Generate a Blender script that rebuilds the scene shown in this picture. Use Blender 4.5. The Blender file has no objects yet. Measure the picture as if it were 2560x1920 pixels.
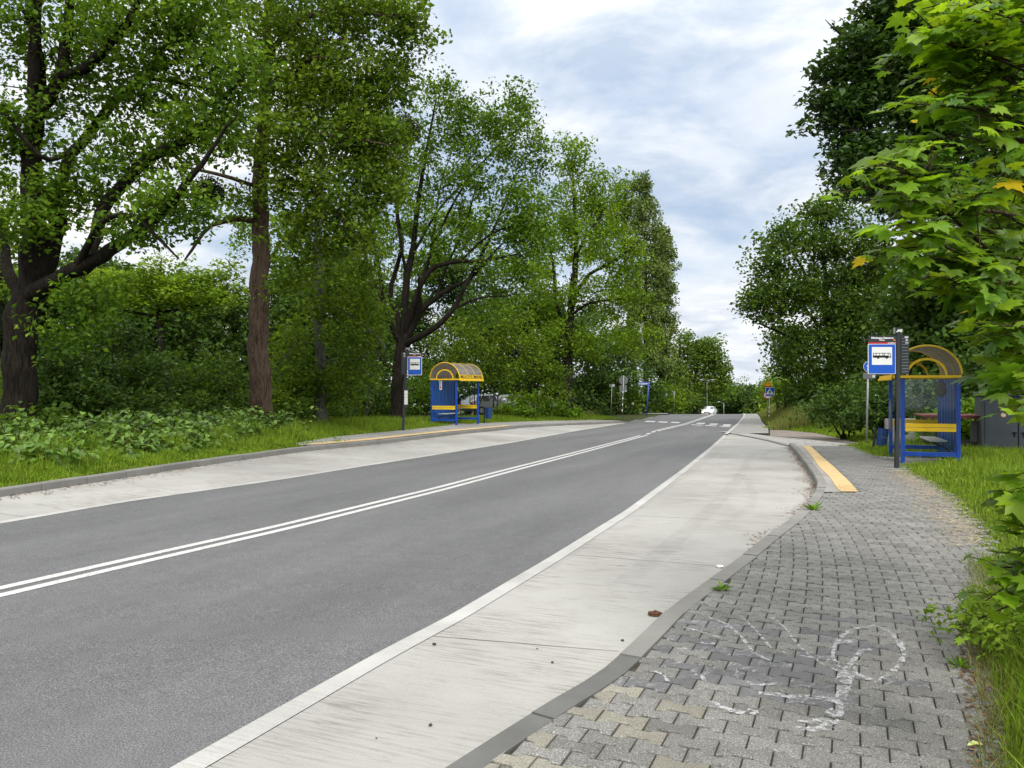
import bpy, bmesh, math, random
import numpy as np
from mathutils import Vector, Matrix
R = math.radians
rng = np.random.default_rng(7)
random.seed(7)
SC = bpy.context.scene
COL = SC.collection

# ------------------------------------------------------------------ camera
EYE = 1.65
FPX = 1923.0            # focal length in pixels of the 2560 px wide photograph
PITCH = math.atan(10 / FPX)
cam_d = bpy.data.cameras.new('camera')
cam_d.sensor_width = 36.0
cam_d.lens = FPX / 2560 * 36.0
cam_d.clip_start = 0.05
cam_d.clip_end = 3000
cam = bpy.data.objects.new('camera', cam_d)
COL.objects.link(cam)
cam.location = (0, 0, EYE)
cam.rotation_euler = (R(90) + PITCH, 0, 0)
SC.camera = cam

def ray(px, py):
    x = (px - 1280) / FPX
    y = -(py - 960) / FPX
    c, s = math.cos(PITCH), math.sin(PITCH)
    return x, c - y * s, s + y * c

def W(px, py, depth):
    """point seen at a photo pixel, at a given distance ahead"""
    x, y, z = ray(px, py)
    t = depth / y
    return Vector((x * t, depth, EYE + z * t))

# ------------------------------------------------------------------ terrain
_cl = np.array([(-12, -11.4), (6.16, -4.1), (18, .5), (36, 6.4), (53, 11.9), (88, 22.9), (200, 60), (600, 190)], float)
_py = np.array([-40, 5, 17, 33, 55, 88, 100, 118, 200, 400, 900], float)
_pz = np.array([0, 0, -.18, -.48, -.93, -1.33, -1.75, -2.75, -6.5, -12, -20], float)
_ty = np.linspace(-40, 900, 9401)
_tz = np.interp(_ty, _py, _pz)
_k = np.hanning(61); _k /= _k.sum()
_tz = np.convolve(np.pad(_tz, 30, mode='edge'), _k, 'valid')

def g(x, y):
    """height of the road surface (and of the land it lies in)"""
    x = np.asarray(x, float); y = np.asarray(y, float)
    s = x - np.interp(y, _cl[:, 0], _cl[:, 1])
    t = np.clip((-s - 3) / 8, 0, 1); t = t * t * (3 - 2 * t)
    fade = np.clip((80 - y) / 40, 0, 1)
    return np.interp(y - 16 * t * fade, _ty, _tz)

def gp(px, py, off=0.0):
    """ground point (x, y) seen at a photo pixel"""
    rx, ry, rz = ray(px, py)
    lo, hi = 0.5, 400.0
    prev = lo
    t = lo
    while t < hi:
        z = EYE + rz * t
        if z < float(g(rx * t, ry * t)) + off:
            a, b = prev, t
            for _ in range(30):
                m = (a + b) / 2
                if EYE + rz * m < float(g(rx * m, ry * m)) + off: b = m
                else: a = m
            t = (a + b) / 2
            return rx * t, ry * t
        prev = t
        t *= 1.01
    return rx * hi, ry * hi

def GP(px, py, off=0.0):
    x, y = gp(px, py, off)
    return Vector((x, y, float(g(x, y)) + off))

def smooth(t):
    t = np.clip(t, 0, 1)
    return t * t * (3 - 2 * t)

def pz(y):
    """height of the right pavement above the bay: dropped kerb near the camera"""
    return 0.025 + 0.115 * smooth((np.asarray(y, float) - 4.2) / 4.5)

class Edge:
    """a line on the ground as x(y); built from photo pixels, continued behind the camera"""
    def __init__(self, pts, off=0.0, back=True, slope=None):
        w = [gp(px, py, off) for px, py in pts]
        w.sort(key=lambda p: p[1])
        self.set(w, back, slope)
    def set(self, w, back=True, slope=None):
        w = [(float(a), float(b)) for a, b in w]
        if back:
            k = min(2, len(w) - 1)
            s = slope if slope is not None else (w[k][0] - w[0][0]) / max(w[k][1] - w[0][1], 1e-6)
            w = [(w[0][0] - s * (w[0][1] + 12), -12.0)] + w
        self.x = np.array([p[0] for p in w]); self.y = np.array([p[1] for p in w])
        keep = np.concatenate([[True], np.diff(self.y) > 1e-4])
        self.x, self.y = self.x[keep], self.y[keep]
        self.y0, self.y1 = self.y[0], self.y[-1]
    def __call__(self, y):
        y = np.asarray(y, float)
        # monotone-ish smoothing: average of a few shifted lookups, wider where points are far apart
        d = 0.012 * np.abs(y) + 0.02
        acc = 0
        for k in (-2, -1, 0, 1, 2):
            acc = acc + np.interp(y + k * d, self.x * 0 + self.y, self.x)
        return acc / 5
    def offset(self, d):
        """parallel line d metres to the right (+) of this one"""
        ys = np.concatenate([np.arange(self.y0, min(45, self.y1), .25), np.arange(45, max(self.y1, 45.1), 1.0)])
        ys = ys[(ys >= self.y0) & (ys <= self.y1)]
        xs = self(ys)
        dx = np.gradient(xs, ys); n = np.sqrt(1 + dx * dx)
        e = Edge.__new__(Edge)
        px_, py_ = xs + d / n, ys - d * dx / n
        o = np.argsort(py_)
        px_, py_ = px_[o], py_[o]
        e.set(list(zip(px_, py_)), back=False)
        return e

# ------------------------------------------------------------------ object helpers
def tag(o, label=None, cat=None, group=None, kind=None):
    if label: o['label'] = label
    if cat: o['category'] = cat
    if group: o['group'] = group
    if kind: o['kind'] = kind
    return o

def thing(name, loc, label, cat, group=None, rz=0.0):
    o = bpy.data.objects.new(name, None)
    o.empty_display_size = .2
    COL.objects.link(o)
    o.location = loc
    o.rotation_euler = (0, 0, rz)
    return tag(o, label, cat, group)

def npmesh(name, verts, faces, mats, matidx=None, smooth_=False):
    """faces: array (n,k) or list of such arrays"""
    me = bpy.data.meshes.new(name)
    verts = np.ascontiguousarray(verts, dtype=np.float32).reshape(-1, 3)
    if not isinstance(faces, (list, tuple)): faces = [faces]
    faces = [np.asarray(f, dtype=np.int32) for f in faces if len(f)]
    loops = np.concatenate([f.ravel() for f in faces])
    cnt = np.concatenate([np.full(len(f), f.shape[1], np.int32) for f in faces])
    start = np.concatenate([[0], np.cumsum(cnt)[:-1]]).astype(np.int32)
    me.vertices.add(len(verts)); me.vertices.foreach_set('co', verts.ravel())
    me.loops.add(len(loops)); me.loops.foreach_set('vertex_index', loops)
    me.polygons.add(len(cnt)); me.polygons.foreach_set('loop_start', start)
    try: me.polygons.foreach_set('loop_total', cnt)
    except Exception: pass
    for m in (mats if isinstance(mats, (list, tuple)) else [mats]): me.materials.append(m)
    if matidx is not None: me.polygons.foreach_set('material_index', np.asarray(matidx, np.int32))
    me.polygons.foreach_set('use_smooth', np.full(len(cnt), smooth_, bool))
    me.update(calc_edges=True)
    me.validate()
    return me

def link(name, me, parent=None, loc=None):
    o = bpy.data.objects.new(name, me)
    COL.objects.link(o)
    if parent is not None: o.parent = parent
    if loc is not None: o.location = loc
    return o

class MB:
    """collects shapes into one mesh"""
    def __init__(self): self.v = []; self.f = []; self.mi = []; self.sm = []
    def add(self, verts, faces, m=0, sm=False):
        b = len(self.v)
        self.v += [tuple(p) for p in verts]
        for f in faces:
            self.f.append(tuple(i + b for i in f)); self.mi.append(m); self.sm.append(sm)
        return self
    def box(self, c, s, rz=0.0, m=0, bev=0.0, M=None):
        bm = bmesh.new()
        bmesh.ops.create_cube(bm, size=1.0)
        bmesh.ops.scale(bm, vec=s, verts=bm.verts)
        if bev > 0: bmesh.ops.bevel(bm, geom=bm.edges[:], offset=bev, segments=2, affect='EDGES', profile=.5)
        mm = Matrix.Translation(c) @ Matrix.Rotation(rz, 4, 'Z')
        if M is not None: mm = M @ mm
        bm.transform(mm)
        return self.bm(bm, m)
    def bm(self, bm, m=0, sm=False):
        bm.verts.index_update()
        self.add([v.co for v in bm.verts], [[v.index for v in f.verts] for f in bm.faces], m, sm)
        bm.free(); return self
    def tube(self, pts, rad, n=10, m=0, cap=True, sm=True):
        v, f = tube(pts, rad, n, cap)
        return self.add(v, f, m, sm)
    def prism(self, poly, z0, z1, m=0, M=None):
        """closed 2-D polygon extruded along z"""
        n = len(poly)
        vs = [Vector((p[0], p[1], z0)) for p in poly] + [Vector((p[0], p[1], z1)) for p in poly]
        if M is not None: vs = [M @ v for v in vs]
        fs = [tuple(range(n - 1, -1, -1)), tuple(range(n, 2 * n))] + [(i, (i + 1) % n, n + (i + 1) % n, n + i) for i in range(n)]
        return self.add(vs, fs, m)
    def build(self, name, mats, parent=None, loc=None):
        me = bpy.data.meshes.new(name)
        me.from_pydata(self.v, [], self.f)
        for q in (mats if isinstance(mats, (list, tuple)) else [mats]): me.materials.append(q)
        me.polygons.foreach_set('material_index', self.mi)
        me.polygons.foreach_set('use_smooth', self.sm)
        me.update()
        return link(name, me, parent, loc)

def tube(pts, rad, n=8, cap=True):
    P = np.array([tuple(p) for p in pts], float)
    k = len(P)
    r = np.full(k, rad) if np.isscalar(rad) else np.asarray(rad, float)
    T = np.gradient(P, axis=0)
    T /= np.linalg.norm(T, axis=1)[:, None] + 1e-9
    ref = np.array([0, 0, 1.0]) if abs(T[0, 2]) < .9 else np.array([1.0, 0, 0])
    a = np.linspace(0, 2 * math.pi, n, endpoint=False)
    vs = []
    u = np.cross(T[0], ref); u /= np.linalg.norm(u)
    for i in range(k):
        u = u - T[i] * (u @ T[i]); u /= np.linalg.norm(u) + 1e-9
        w = np.cross(T[i], u)
        vs.append(P[i] + r[i] * (np.cos(a)[:, None] * u + np.sin(a)[:, None] * w))
    V = np.concatenate(vs)
    fs = []
    for i in range(k - 1):
        for j in range(n):
            fs.append((i * n + j, i * n + (j + 1) % n, (i + 1) * n + (j + 1) % n, (i + 1) * n + j))
    if cap:
        fs.append(tuple(range(n - 1, -1, -1))); fs.append(tuple((k - 1) * n + j for j in range(n)))
    return V, fs

def text_mesh(s, size, name='lettering', ext=0.001, width=None, bold=0.0):
    c = bpy.data.curves.new('t', 'FONT')
    c.body = s; c.size = size; c.align_x = 'CENTER'; c.align_y = 'CENTER'
    c.extrude = ext; c.resolution_u = 3; c.offset = bold
    o = bpy.data.objects.new('t', c)
    COL.objects.link(o)
    bpy.context.view_layer.update()
    me = bpy.data.meshes.new_from_object(o)
    bpy.data.objects.remove(o); bpy.data.curves.remove(c)
    n = len(me.vertices)
    co = np.zeros(n * 3, np.float32); me.vertices.foreach_get('co', co); co = co.reshape(-1, 3)
    if width is not None and n:
        w = co[:, 0].max() - co[:, 0].min()
        co[:, 0] = (co[:, 0] - (co[:, 0].max() + co[:, 0].min()) / 2) * width / w
        me.vertices.foreach_set('co', co.ravel())
    me.name = name
    return me

# ------------------------------------------------------------------ materials
class NT:
    def __init__(self, name):
        self.m = bpy.data.materials.new(name); self.m.use_nodes = True
        self.t = self.m.node_tree; self.t.nodes.clear()
        self.out = self.t.nodes.new('ShaderNodeOutputMaterial')
        self._co = None
    def n(self, typ, **kw):
        o = self.t.nodes.new('ShaderNode' + typ)
        for k, v in kw.items():
            if k in o.inputs: 
                if hasattr(v, 'links') or isinstance(v, bpy.types.NodeSocket): self.t.links.new(v, o.inputs[k])
                else: o.inputs[k].default_value = v
            else: setattr(o, k, v)
        return o
    def l(self, a, b): self.t.links.new(a, b)
    def co(self):
        if self._co is None: self._co = self.n('TexCoord').outputs['Object']
        return self._co
    def mapped(self, rz=0.0, scale=(1, 1, 1)):
        mp = self.n('Mapping', vector_type='POINT')
        a = self.n('VectorRotate', rotation_type='Z_AXIS')
        self.l(self.co(), a.inputs['Vector']); a.inputs['Angle'].default_value = rz
        self.l(a.outputs[0], mp.inputs['Vector']); mp.inputs['Scale'].default_value = scale
        return mp.outputs[0]
    def noise(self, scale, detail=4, rough=.55, vec=None, dist=0.0):
        o = self.n('TexNoise'); self.l(vec or self.co(), o.inputs['Vector'])
        o.inputs['Scale'].default_value = scale; o.inputs['Detail'].default_value = detail
        o.inputs['Roughness'].default_value = rough; o.inputs['Distortion'].default_value = dist
        return o.outputs['Fac']
    def ramp(self, fac, stops, interp='LINEAR'):
        o = self.n('ValToRGB'); self.l(fac, o.inputs['Fac'])
        e = o.color_ramp.elements
        o.color_ramp.interpolation = interp
        while len(e) < len(stops): e.new(.5)
        for k, (p, c) in enumerate(stops):
            e[k].position = p
            e[k].color = (c, c, c, 1) if np.isscalar(c) else (*c, 1)
        return o.outputs['Color']
    def mix(self, fac, a, b, blend='MIX'):
        o = self.n('Mix', data_type='RGBA', blend_type=blend)
        for sock, v in ((o.inputs[0], fac), (o.inputs[6], a), (o.inputs[7], b)):
            if isinstance(v, bpy.types.NodeSocket): self.l(v, sock)
            elif np.isscalar(v): sock.default_value = v
            else: sock.default_value = (*v, 1)
        return o.outputs[2]
    def math(self, op, a, b=0.0, clamp=False):
        o = self.n('Math', operation=op, use_clamp=clamp)
        for sock, v in ((o.inputs[0], a), (o.inputs[1], b)):
            if isinstance(v, bpy.types.NodeSocket): self.l(v, sock)
            else: sock.default_value = v
        return o.outputs[0]
    def bump(self, h, strength=.3, dist=.01):
        o = self.n('Bump'); self.l(h, o.inputs['Height'])
        o.inputs['Strength'].default_value = strength; o.inputs['Distance'].default_value = dist
        return o.outputs[0]
    def bsdf(self, col, rough=.6, spec=.3, metal=0.0, normal=None, out=True, **kw):
        o = self.n('BsdfPrincipled')
        for nm, v in (('Base Color', col), ('Roughness', rough), ('Specular IOR Level', spec), ('Metallic', metal)):
            s = o.inputs[nm]
            if isinstance(v, bpy.types.NodeSocket): self.l(v, s)
            elif np.isscalar(v): s.default_value = v if nm != 'Base Color' else (v, v, v, 1)
            else: s.default_value = (*v, 1)
        if normal is not None: self.l(normal, o.inputs['Normal'])
        for k, v in kw.items():
            o.inputs[k].default_value = v
        if out: self.l(o.outputs[0], self.out.inputs['Surface'])
        return o.outputs[0]

def plain(name, col, rough=.5, spec=.4, metal=0.0, var=.12, scale=6.0, grime=0.0):
    """painted or bare surface with slight wear"""
    t = NT(name)
    n1 = t.noise(scale, 5, .6)
    c = t.mix(t.ramp(n1, [(.3, 0.0), (.7, 1.0)]), tuple(x * (1 - var) for x in col), tuple(min(1, x * (1 + var)) for x in col))
    if grime > 0:
        n2 = t.noise(scale * 3, 6, .7)
        c = t.mix(t.math('MULTIPLY', t.ramp(n2, [(.52, 0.0), (.72, 1.0)]), grime), c, (.12, .10, .08))
    t.bsdf(c, rough, spec, metal)
    return t.m
HEAD = R(22)     # heading of the road near the camera, from straight ahead towards the right
# ------------------------------------------------------------------ ground materials
def m_asphalt():
    t = NT('asphalt')
    fine = t.noise(110, 4, .8)
    c = t.ramp(fine, [(.32, (.048, .049, .052)), (.50, (.110, .111, .115)), (.66, (.275, .275, .28))])
    big = t.noise(.35, 4, .6, t.mapped(HEAD, (2.2, .35, 1)))
    c = t.mix(1.0, c, t.ramp(big, [(.3, .80), (.7, 1.14)]), 'MULTIPLY')
    mid = t.noise(6, 4, .6)
    c = t.mix(1.0, c, t.ramp(mid, [(.3, .92), (.7, 1.06)]), 'MULTIPLY')
    t.bsdf(c, .82, .25, normal=t.bump(fine, .5, .006))
    return t.m
def m_concrete(name='concrete', base=(.375, .368, .347), streak=.75, stainscale=.28):
    t = NT(name)
    v = t.mapped(HEAD, (1.1, 17, 1))
    st = t.noise(2.2, 7, .75, v)
    grain = t.noise(160, 3, .7)
    patch = t.noise(stainscale, 4, .6)
    c = t.mix(t.ramp(patch, [(.32, 0.0), (.68, 1.0)]), tuple(b * .78 for b in base), tuple(b * 1.1 for b in base))
    c = t.mix(1.0, c, t.ramp(grain, [(.3, .86), (.7, 1.1)]), 'MULTIPLY')
    where = t.ramp(t.noise(.7, 5, .7), [(.42, .08), (.62, .95)])
    dark = t.math('MULTIPLY', t.ramp(st, [(.47, 0.0), (.60, 1.0)]), where)
    c = t.mix(t.math('MULTIPLY', dark, streak), c, (.13, .115, .10))
    spk = t.math('MULTIPLY', t.ramp(t.noise(38, 3, .8, t.mapped(HEAD, (1, 2.4, 1))), [(.60, 0.0), (.68, .8)]), where)
    c = t.mix(t.math('MULTIPLY', spk, streak), c, (.09, .08, .07))
    rust = t.ramp(t.noise(.45, 4, .7), [(.60, 0.0), (.80, .28)])
    c = t.mix(rust, c, (.30, .22, .17))
    t.bsdf(c, .85, .2, normal=t.bump(st, .25, .006))
    return t.m
def m_paver(name, a, b, speck, tint=.16, chalk=0.0):
    t = NT(name)
    ri = t.n('NewGeometry').outputs['Random Per Island']
    fine = t.noise(120, 3, .85)
    c = t.mix(t.ramp(fine, [(.38, 0.0), (.50, 1.0)]), a, b)
    c = t.mix(t.ramp(fine, [(.55, 0.0), (.66, speck)]), c, (.56, .55, .53))
    c = t.mix(1.0, c, t.ramp(ri, [(0, 1 - tint), (1, 1 + tint)]), 'MULTIPLY')
    if chalk:
        sc_ = t.noise(9, 6, .8, t.mapped(R(-30), (1, 2.6, 1)), 1.2)
        k_ = t.math('MULTIPLY', t.ramp(sc_, [(.53, 0.0), (.62, 1.0)]), t.ramp(t.math('FRACT', t.math('MULTIPLY', ri, 5.7)), [(.25, 0.0), (.9, chalk)]))
        c = t.mix(k_, c, (.50, .50, .52))
    blot = t.noise(2.2, 5, .65)
    c = t.mix(1.0, c, t.ramp(blot, [(.3, .80), (.7, 1.1)]), 'MULTIPLY')
    t.bsdf(c, .85, .2, normal=t.bump(fine, .45, .004))
    return t.m
def m_farpave():
    t = NT('far_paving')
    v = t.mapped(HEAD, (1, 1, 1))
    b = t.n('TexBrick'); t.l(v, b.inputs['Vector'])
    b.inputs['Scale'].default_value = 1.0
    b.inputs['Brick Width'].default_value = .225; b.inputs['Row Height'].default_value = .12
    b.inputs['Mortar Size'].default_value = .006
    b.inputs['Color1'].default_value = (.30, .295, .28, 1); b.inputs['Color2'].default_value = (.25, .245, .235, 1)
    b.inputs['Mortar'].default_value = (.09, .085, .075, 1)
    c = t.mix(1.0, b.outputs['Color'], t.ramp(t.noise(1.5, 4, .6), [(.3, .85), (.7, 1.12)]), 'MULTIPLY')
    t.bsdf(c, .85, .2)
    return t.m
def m_setts():
    t = NT('granite_setts')
    vo = t.n('TexVoronoi', feature='F1'); t.l(t.co(), vo.inputs['Vector']); vo.inputs['Scale'].default_value = 9.5; vo.inputs['Randomness'].default_value = .7
    ve = t.n('TexVoronoi', feature='DISTANCE_TO_EDGE'); t.l(t.co(), ve.inputs['Vector']); ve.inputs['Scale'].default_value = 9.5; ve.inputs['Randomness'].default_value = .7
    sep = t.n('SeparateColor'); t.l(vo.outputs['Color'], sep.inputs[0])
    c = t.mix(sep.outputs[0], (.26, .255, .25), (.46, .45, .43))
    c = t.mix(t.ramp(ve.outputs['Distance'], [(.02, 1.0), (.09, 0.0)]), c, (.13, .12, .10))
    t.bsdf(c, .8, .25, normal=t.bump(ve.outputs['Distance'], .8, .03))
    return t.m
def m_soil(name, a, b, sc=3.0):
    t = NT(name)
    n1 = t.noise(sc, 6, .7); n2 = t.noise(sc * 14, 4, .7)
    c = t.mix(t.ramp(n1, [(.35, 0.0), (.65, 1.0)]), a, b)
    c = t.mix(1.0, c, t.ramp(n2, [(.25, .6), (.75, 1.25)]), 'MULTIPLY')
    t.bsdf(c, .95, .1, normal=t.bump(n2, .6, .03))
    return t.m
def m_paint(name='road_paint', col=(.60, .60, .585), wear=.8):
    t = NT(name)
    n1 = t.noise(30, 5, .8); n2 = t.noise(.9, 4, .65)
    w = t.ramp(n1, [(.42, 0.0), (.58, 1.0)])
    w = t.math('MULTIPLY', w, t.ramp(n2, [(.3, wear * .5), (.7, wear)]))
    c = t.mix(w, col, (.24, .24, .245))
    t.bsdf(c, .7, .3, normal=t.bump(n1, .3, .004))
    return t.m
def m_tactile():
    t = NT('yellow_tactile')
    co = t.mapped(R(14), (1, 1, 1))
    sp = t.n('SeparateXYZ'); t.l(co, sp.inputs[0])
    sx = t.math('SINE', t.math('MULTIPLY', sp.outputs[0], 2 * math.pi / .055))
    sy = t.math('SINE', t.math('MULTIPLY', sp.outputs[1], 2 * math.pi / .055))
    h = t.math('MULTIPLY', sx, sy)
    n1 = t.noise(5, 5, .7); fine = t.noise(120, 3, .7)
    c = t.mix(t.ramp(n1, [(.35, 0.0), (.65, 1.0)]), (.55, .40, .19), (.69, .53, .29))
    c = t.mix(1.0, c, t.ramp(fine, [(.3, .85), (.7, 1.1)]), 'MULTIPLY')
    c = t.mix(t.ramp(h, [(.0, .32), (.35, 0.0)]), c, (.33, .21, .08))
    t.bsdf(c, .8, .2, normal=t.bump(h, .5, .01))
    return t.m
def m_chalk():
    t = NT('chalk')
    a = t.noise(26, 5, .75); b = t.noise(130, 3, .7)
    f = t.math('MULTIPLY', t.ramp(a, [(.44, 0.0), (.56, 1.0)]), t.ramp(b, [(.35, .25), (.55, 1.0)]))
    d = t.n('BsdfDiffuse'); d.inputs['Color'].default_value = (.62, .62, .64, 1)
    tr = t.n('BsdfTransparent')
    mx = t.n('MixShader'); t.l(t.math('MULTIPLY', f, .75), mx.inputs[0]); t.l(tr.outputs[0], mx.inputs[1]); t.l(d.outputs[0], mx.inputs[2])
    t.l(mx.outputs[0], t.out.inputs['Surface'])
    return t.m
def m_rubber():
    t = NT('rubber_mark')
    f = t.math('MULTIPLY', t.ramp(t.noise(5, 5, .7), [(.35, 0.0), (.7, 1.0)]), .10)
    d = t.n('BsdfDiffuse'); d.inputs['Color'].default_value = (.10, .095, .09, 1)
    mx = t.n('MixShader'); t.l(f, mx.inputs[0]); t.l(t.n('BsdfTransparent').outputs[0], mx.inputs[1]); t.l(d.outputs[0], mx.inputs[2])
    t.l(mx.outputs[0], t.out.inputs['Surface'])
    return t.m
MA = dict(rubber=m_rubber(),
    asphalt=m_asphalt(), concrete=m_concrete(), kerb=m_concrete('kerb_concrete', (.23, .225, .21), .35, 1.1),
    edge=m_concrete('edging_concrete', (.43, .425, .41), .3, 1.2), slab=m_concrete('slab_concrete', (.30, .29, .275), .3, .9),
    paver=m_paver('paver_grey', (.095, .094, .088), (.185, .182, .171), .6),
    paver_worn=m_paver('paver_worn', (.105, .105, .108), (.150, .150, .154), .12, .22, .8),
    paver_buff=m_paver('paver_buff', (.165, .156, .128), (.245, .232, .192), .5),
    joint=m_soil('joint_sand', (.060, .054, .044), (.11, .10, .078), 12),
    farpave=m_farpave(), setts=m_setts(), dirt=m_soil('driveway_dirt', (.185, .160, .140), (.28, .245, .215), 1.4),
    soil=m_soil('soil', (.035, .034, .016), (.055, .075, .020), 1.2), soil2=m_soil('bare_soil', (.07, .05, .035), (.12, .09, .06), 4),
    paint=m_paint(), tactile=m_tactile(), chalk=m_chalk(),
    kerb_old=m_concrete('worn_kerb', (.13, .13, .126), .2, 2.0),
    crack=plain('joint_dark', (.17, .16, .145), .9, .1),
)

# ------------------------------------------------------------------ lines on the ground, read off the photograph
RE = Edge([(427, 1920), (671, 1784), (942, 1633), (1123, 1540), (1363, 1400), (1564, 1276), (1705, 1174), (1776, 1118), (1818, 1081), (1838, 1064), (1858, 1042)])
RK = Edge([(1123, 1920), (1268, 1826), (1381, 1756), (1494, 1692), (1600, 1598), (1668, 1536), (1846, 1421), (1966, 1333), (2024, 1271), (2040, 1241), (2043, 1225), (2034, 1204), (2017, 1176), (1992, 1141), (1971, 1116)])
GE = Edge([(2495, 1920), (2485, 1854), (2475, 1723), (2444, 1621), (2438, 1576), (2438, 1450), (2440, 1377), (2425, 1324), (2384, 1293), (2351, 1246), (2298, 1210), (2266, 1193), (2243, 1173), (2220, 1152), (2182, 1147), (2150, 1134), (2129, 1124), (2112, 1117)], off=.1)
LE = Edge([(0, 1310), (316, 1255), (700, 1200), (1000, 1152), (1280, 1107), (1450, 1076), (1567, 1057), (1599, 1054), (1669, 1038), (1699, 1031)])
LK = Edge([(0, 1243), (218, 1209.5), (484, 1168), (700, 1137), (754, 1129), (938, 1112), (1122, 1089), (1160, 1085), (1261, 1075), (1310, 1069), (1406, 1064), (1480, 1061), (1567, 1056)])
LB = Edge([(690, 1121), (720, 1110), (846, 1090), (1009, 1075), (1122, 1063), (1209, 1057), (1280, 1054.5), (1377, 1051.5), (1450, 1050), (1562, 1045)], off=.14, back=False)
CL = Edge([(0, 1480), (316, 1407), (700, 1320), (1100, 1222), (1450, 1130.5), (1612, 1088), (1641, 1077), (1713.5, 1060), (1781, 1037)])
for e in (RE, LE, CL):      # continue over the crest
    e.x = np.append(e.x, e.x[-1] + np.array([.30, .30]) * np.array([40, 320])); e.y = np.append(e.y, e.y[-1] + np.array([40, 320])); e.y1 = e.y[-1]
FR = Edge([(1922, 1087), (1920, 1068), (1905, 1054), (1899, 1041)], off=.06, back=False)   # right edge of the far pavement
FR.x = np.append(FR.x, FR.x[-1] + .3 * np.array([40., 320.])); FR.y = np.append(FR.y, FR.y[-1] + np.array([40., 320.])); FR.y1 = FR.y[-1]
RKo = RK.offset(.15); LKo = LK.offset(-.15)
YK = RK.y1; YL = LK.y1
print('RK end', RK.y1, 'LK end', LK.y1, 'crest', RE.y[-3], 'FR', FR.y0)

endline = sorted([gp(*p) for p in [(1971, 1116), (1922, 1103), (1873, 1093), (1829, 1085)]], key=lambda p: p[1])
ELx = np.array([p[0] for p in endline]); ELy = np.array([p[1] for p in endline])
YE = ELy[-1]

def land(x, y):
    """height of the open ground beside the road"""
    x = np.asarray(x, float); y = np.asarray(y, float)
    base = g(x, y)
    lk = np.where(y < YL, LKo(np.minimum(y, YL)), LE(y) - .2)
    rk = np.where(y < YK, RKo(np.minimum(y, YK)), np.where(y < YE + .5, np.interp(y, ELy, ELx), RE(y) + .2))
    z = np.full_like(base, -.07)
    z = np.where(x < lk - .5, .07, z)
    low = smooth((y - (GE.y1 - 1.5)) / 2)
    z = np.where(x > rk + .45, (pz(y) - .06) * (1 - low) - .015 * low, z)
    fr = FR(np.maximum(y, FR.y0))
    bank = .55 * smooth((x - fr - .4) / 3.0) * smooth((y - 40) / 5)
    bump = .10 * np.sin(x * .9 + y * .37) * np.sin(y * .53 - x * .2) * (smooth((lk - 3 - x) / 4) + smooth((x - rk - 5) / 4))
    return base + z + bank + bump * (y < 60)

def ysamp(y0, y1):
    ys = [y0]
    while ys[-1] < y1:
        y = ys[-1]
        ys.append(y + (.12 if y < 14 else .2 if y < 26 else .5 if y < 60 else 1.5 if y < 130 else 8))
    ys[-1] = y1
    return np.array(ys)

def sheet(name, eL, eR, off, mat, y0, y1, nx=4, parent=None):
    ys = ysamp(y0, y1)
    xl = eL(ys) if callable(eL) else np.full_like(ys, eL)
    xr = eR(ys) if callable(eR) else np.full_like(ys, eR)
    xr = np.maximum(xr, xl + 1e-4)
    u = np.linspace(0, 1, nx + 1)
    X = xl[:, None] * (1 - u) + xr[:, None] * u
    Y = np.repeat(ys[:, None], nx + 1, 1)
    o = off(Y) if callable(off) else off
    Z = g(X, Y) + o
    i = np.arange(len(ys) - 1)[:, None] * (nx + 1) + np.arange(nx)
    f = np.stack([i, i + 1, i + nx + 2, i + nx + 1], -1).reshape(-1, 4)
    me = npmesh(name, np.stack([X, Y, Z], -1), f, mat)
    o = link(name, me, parent)
    if parent is None: o['kind'] = 'structure'
    return o

def span(name, e, d0, d1, off, mat, y0, y1):
    return sheet(name, e.offset(d0), e.offset(d1), off, mat, y0, y1, 1)

def poly_sheet(name, quads, off, mat):
    """flat marks given as photo-pixel quads, laid on the road"""
    V, F = [], []
    for q in quads:
        b = len(V)
        for p in q:
            x, y = gp(*p); V.append((x, y, float(g(x, y)) + off))
        F.append(tuple(range(b, b + len(q))))
    me = bpy.data.meshes.new(name); me.from_pydata(V, [], F); me.materials.append(mat)
    return tag(link(name, me), kind='structure')

def mul(pairs, sx, ox, oy): return [[(x / sx + ox, y / sx + oy) for x, y in q] for q in pairs]

# one large sheet of land
def axis(pieces):
    out = []
    for a, b, s in pieces: out += list(np.arange(a, b, s))
    return np.array(out + [pieces[-1][1]])
gx = axis([(-400, -60, 20), (-60, -20, 2), (-20, 30, .5), (30, 70, 2), (70, 600, 20)])
gy = axis([(-30, 0, 1), (0, 40, .5), (40, 130, 2), (130, 900, 20)])
GX, GY = np.meshgrid(gx, gy)
nxg = len(gx)
ii = np.arange(len(gy) - 1)[:, None] * nxg + np.arange(nxg - 1)
tag(link('ground', npmesh('ground', np.stack([GX, GY, land(GX, GY)], -1), np.stack([ii, ii + 1, ii + nxg + 1, ii + nxg], -1).reshape(-1, 4), MA['soil'], smooth_=True)), kind='structure')

# carriageway and bus bays
sheet('road', LE, RE, 0.0, MA['asphalt'], -12, 360, 6)
WS = RE.offset(.14)
sheet('road_edging', RE, WS, .004, MA['edge'], -12, 100, 1)
def bayR(y):
    y = np.asarray(y, float)
    return np.where(y < YK, RK(np.minimum(y, YK)) + .03, np.interp(y, ELy, ELx))
sheet('bus_bay', WS, bayR, 0.0, MA['concrete'], -12, YE - .3, 10)
WL = LE.offset(-.16)
sheet('road_edging', WL, LE, .004, MA['edge'], -12, YL, 1)
sheet('bus_bay', lambda y: LK(y) - .03, WL, 0.0, MA['concrete'], -12, YL, 8)

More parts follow.
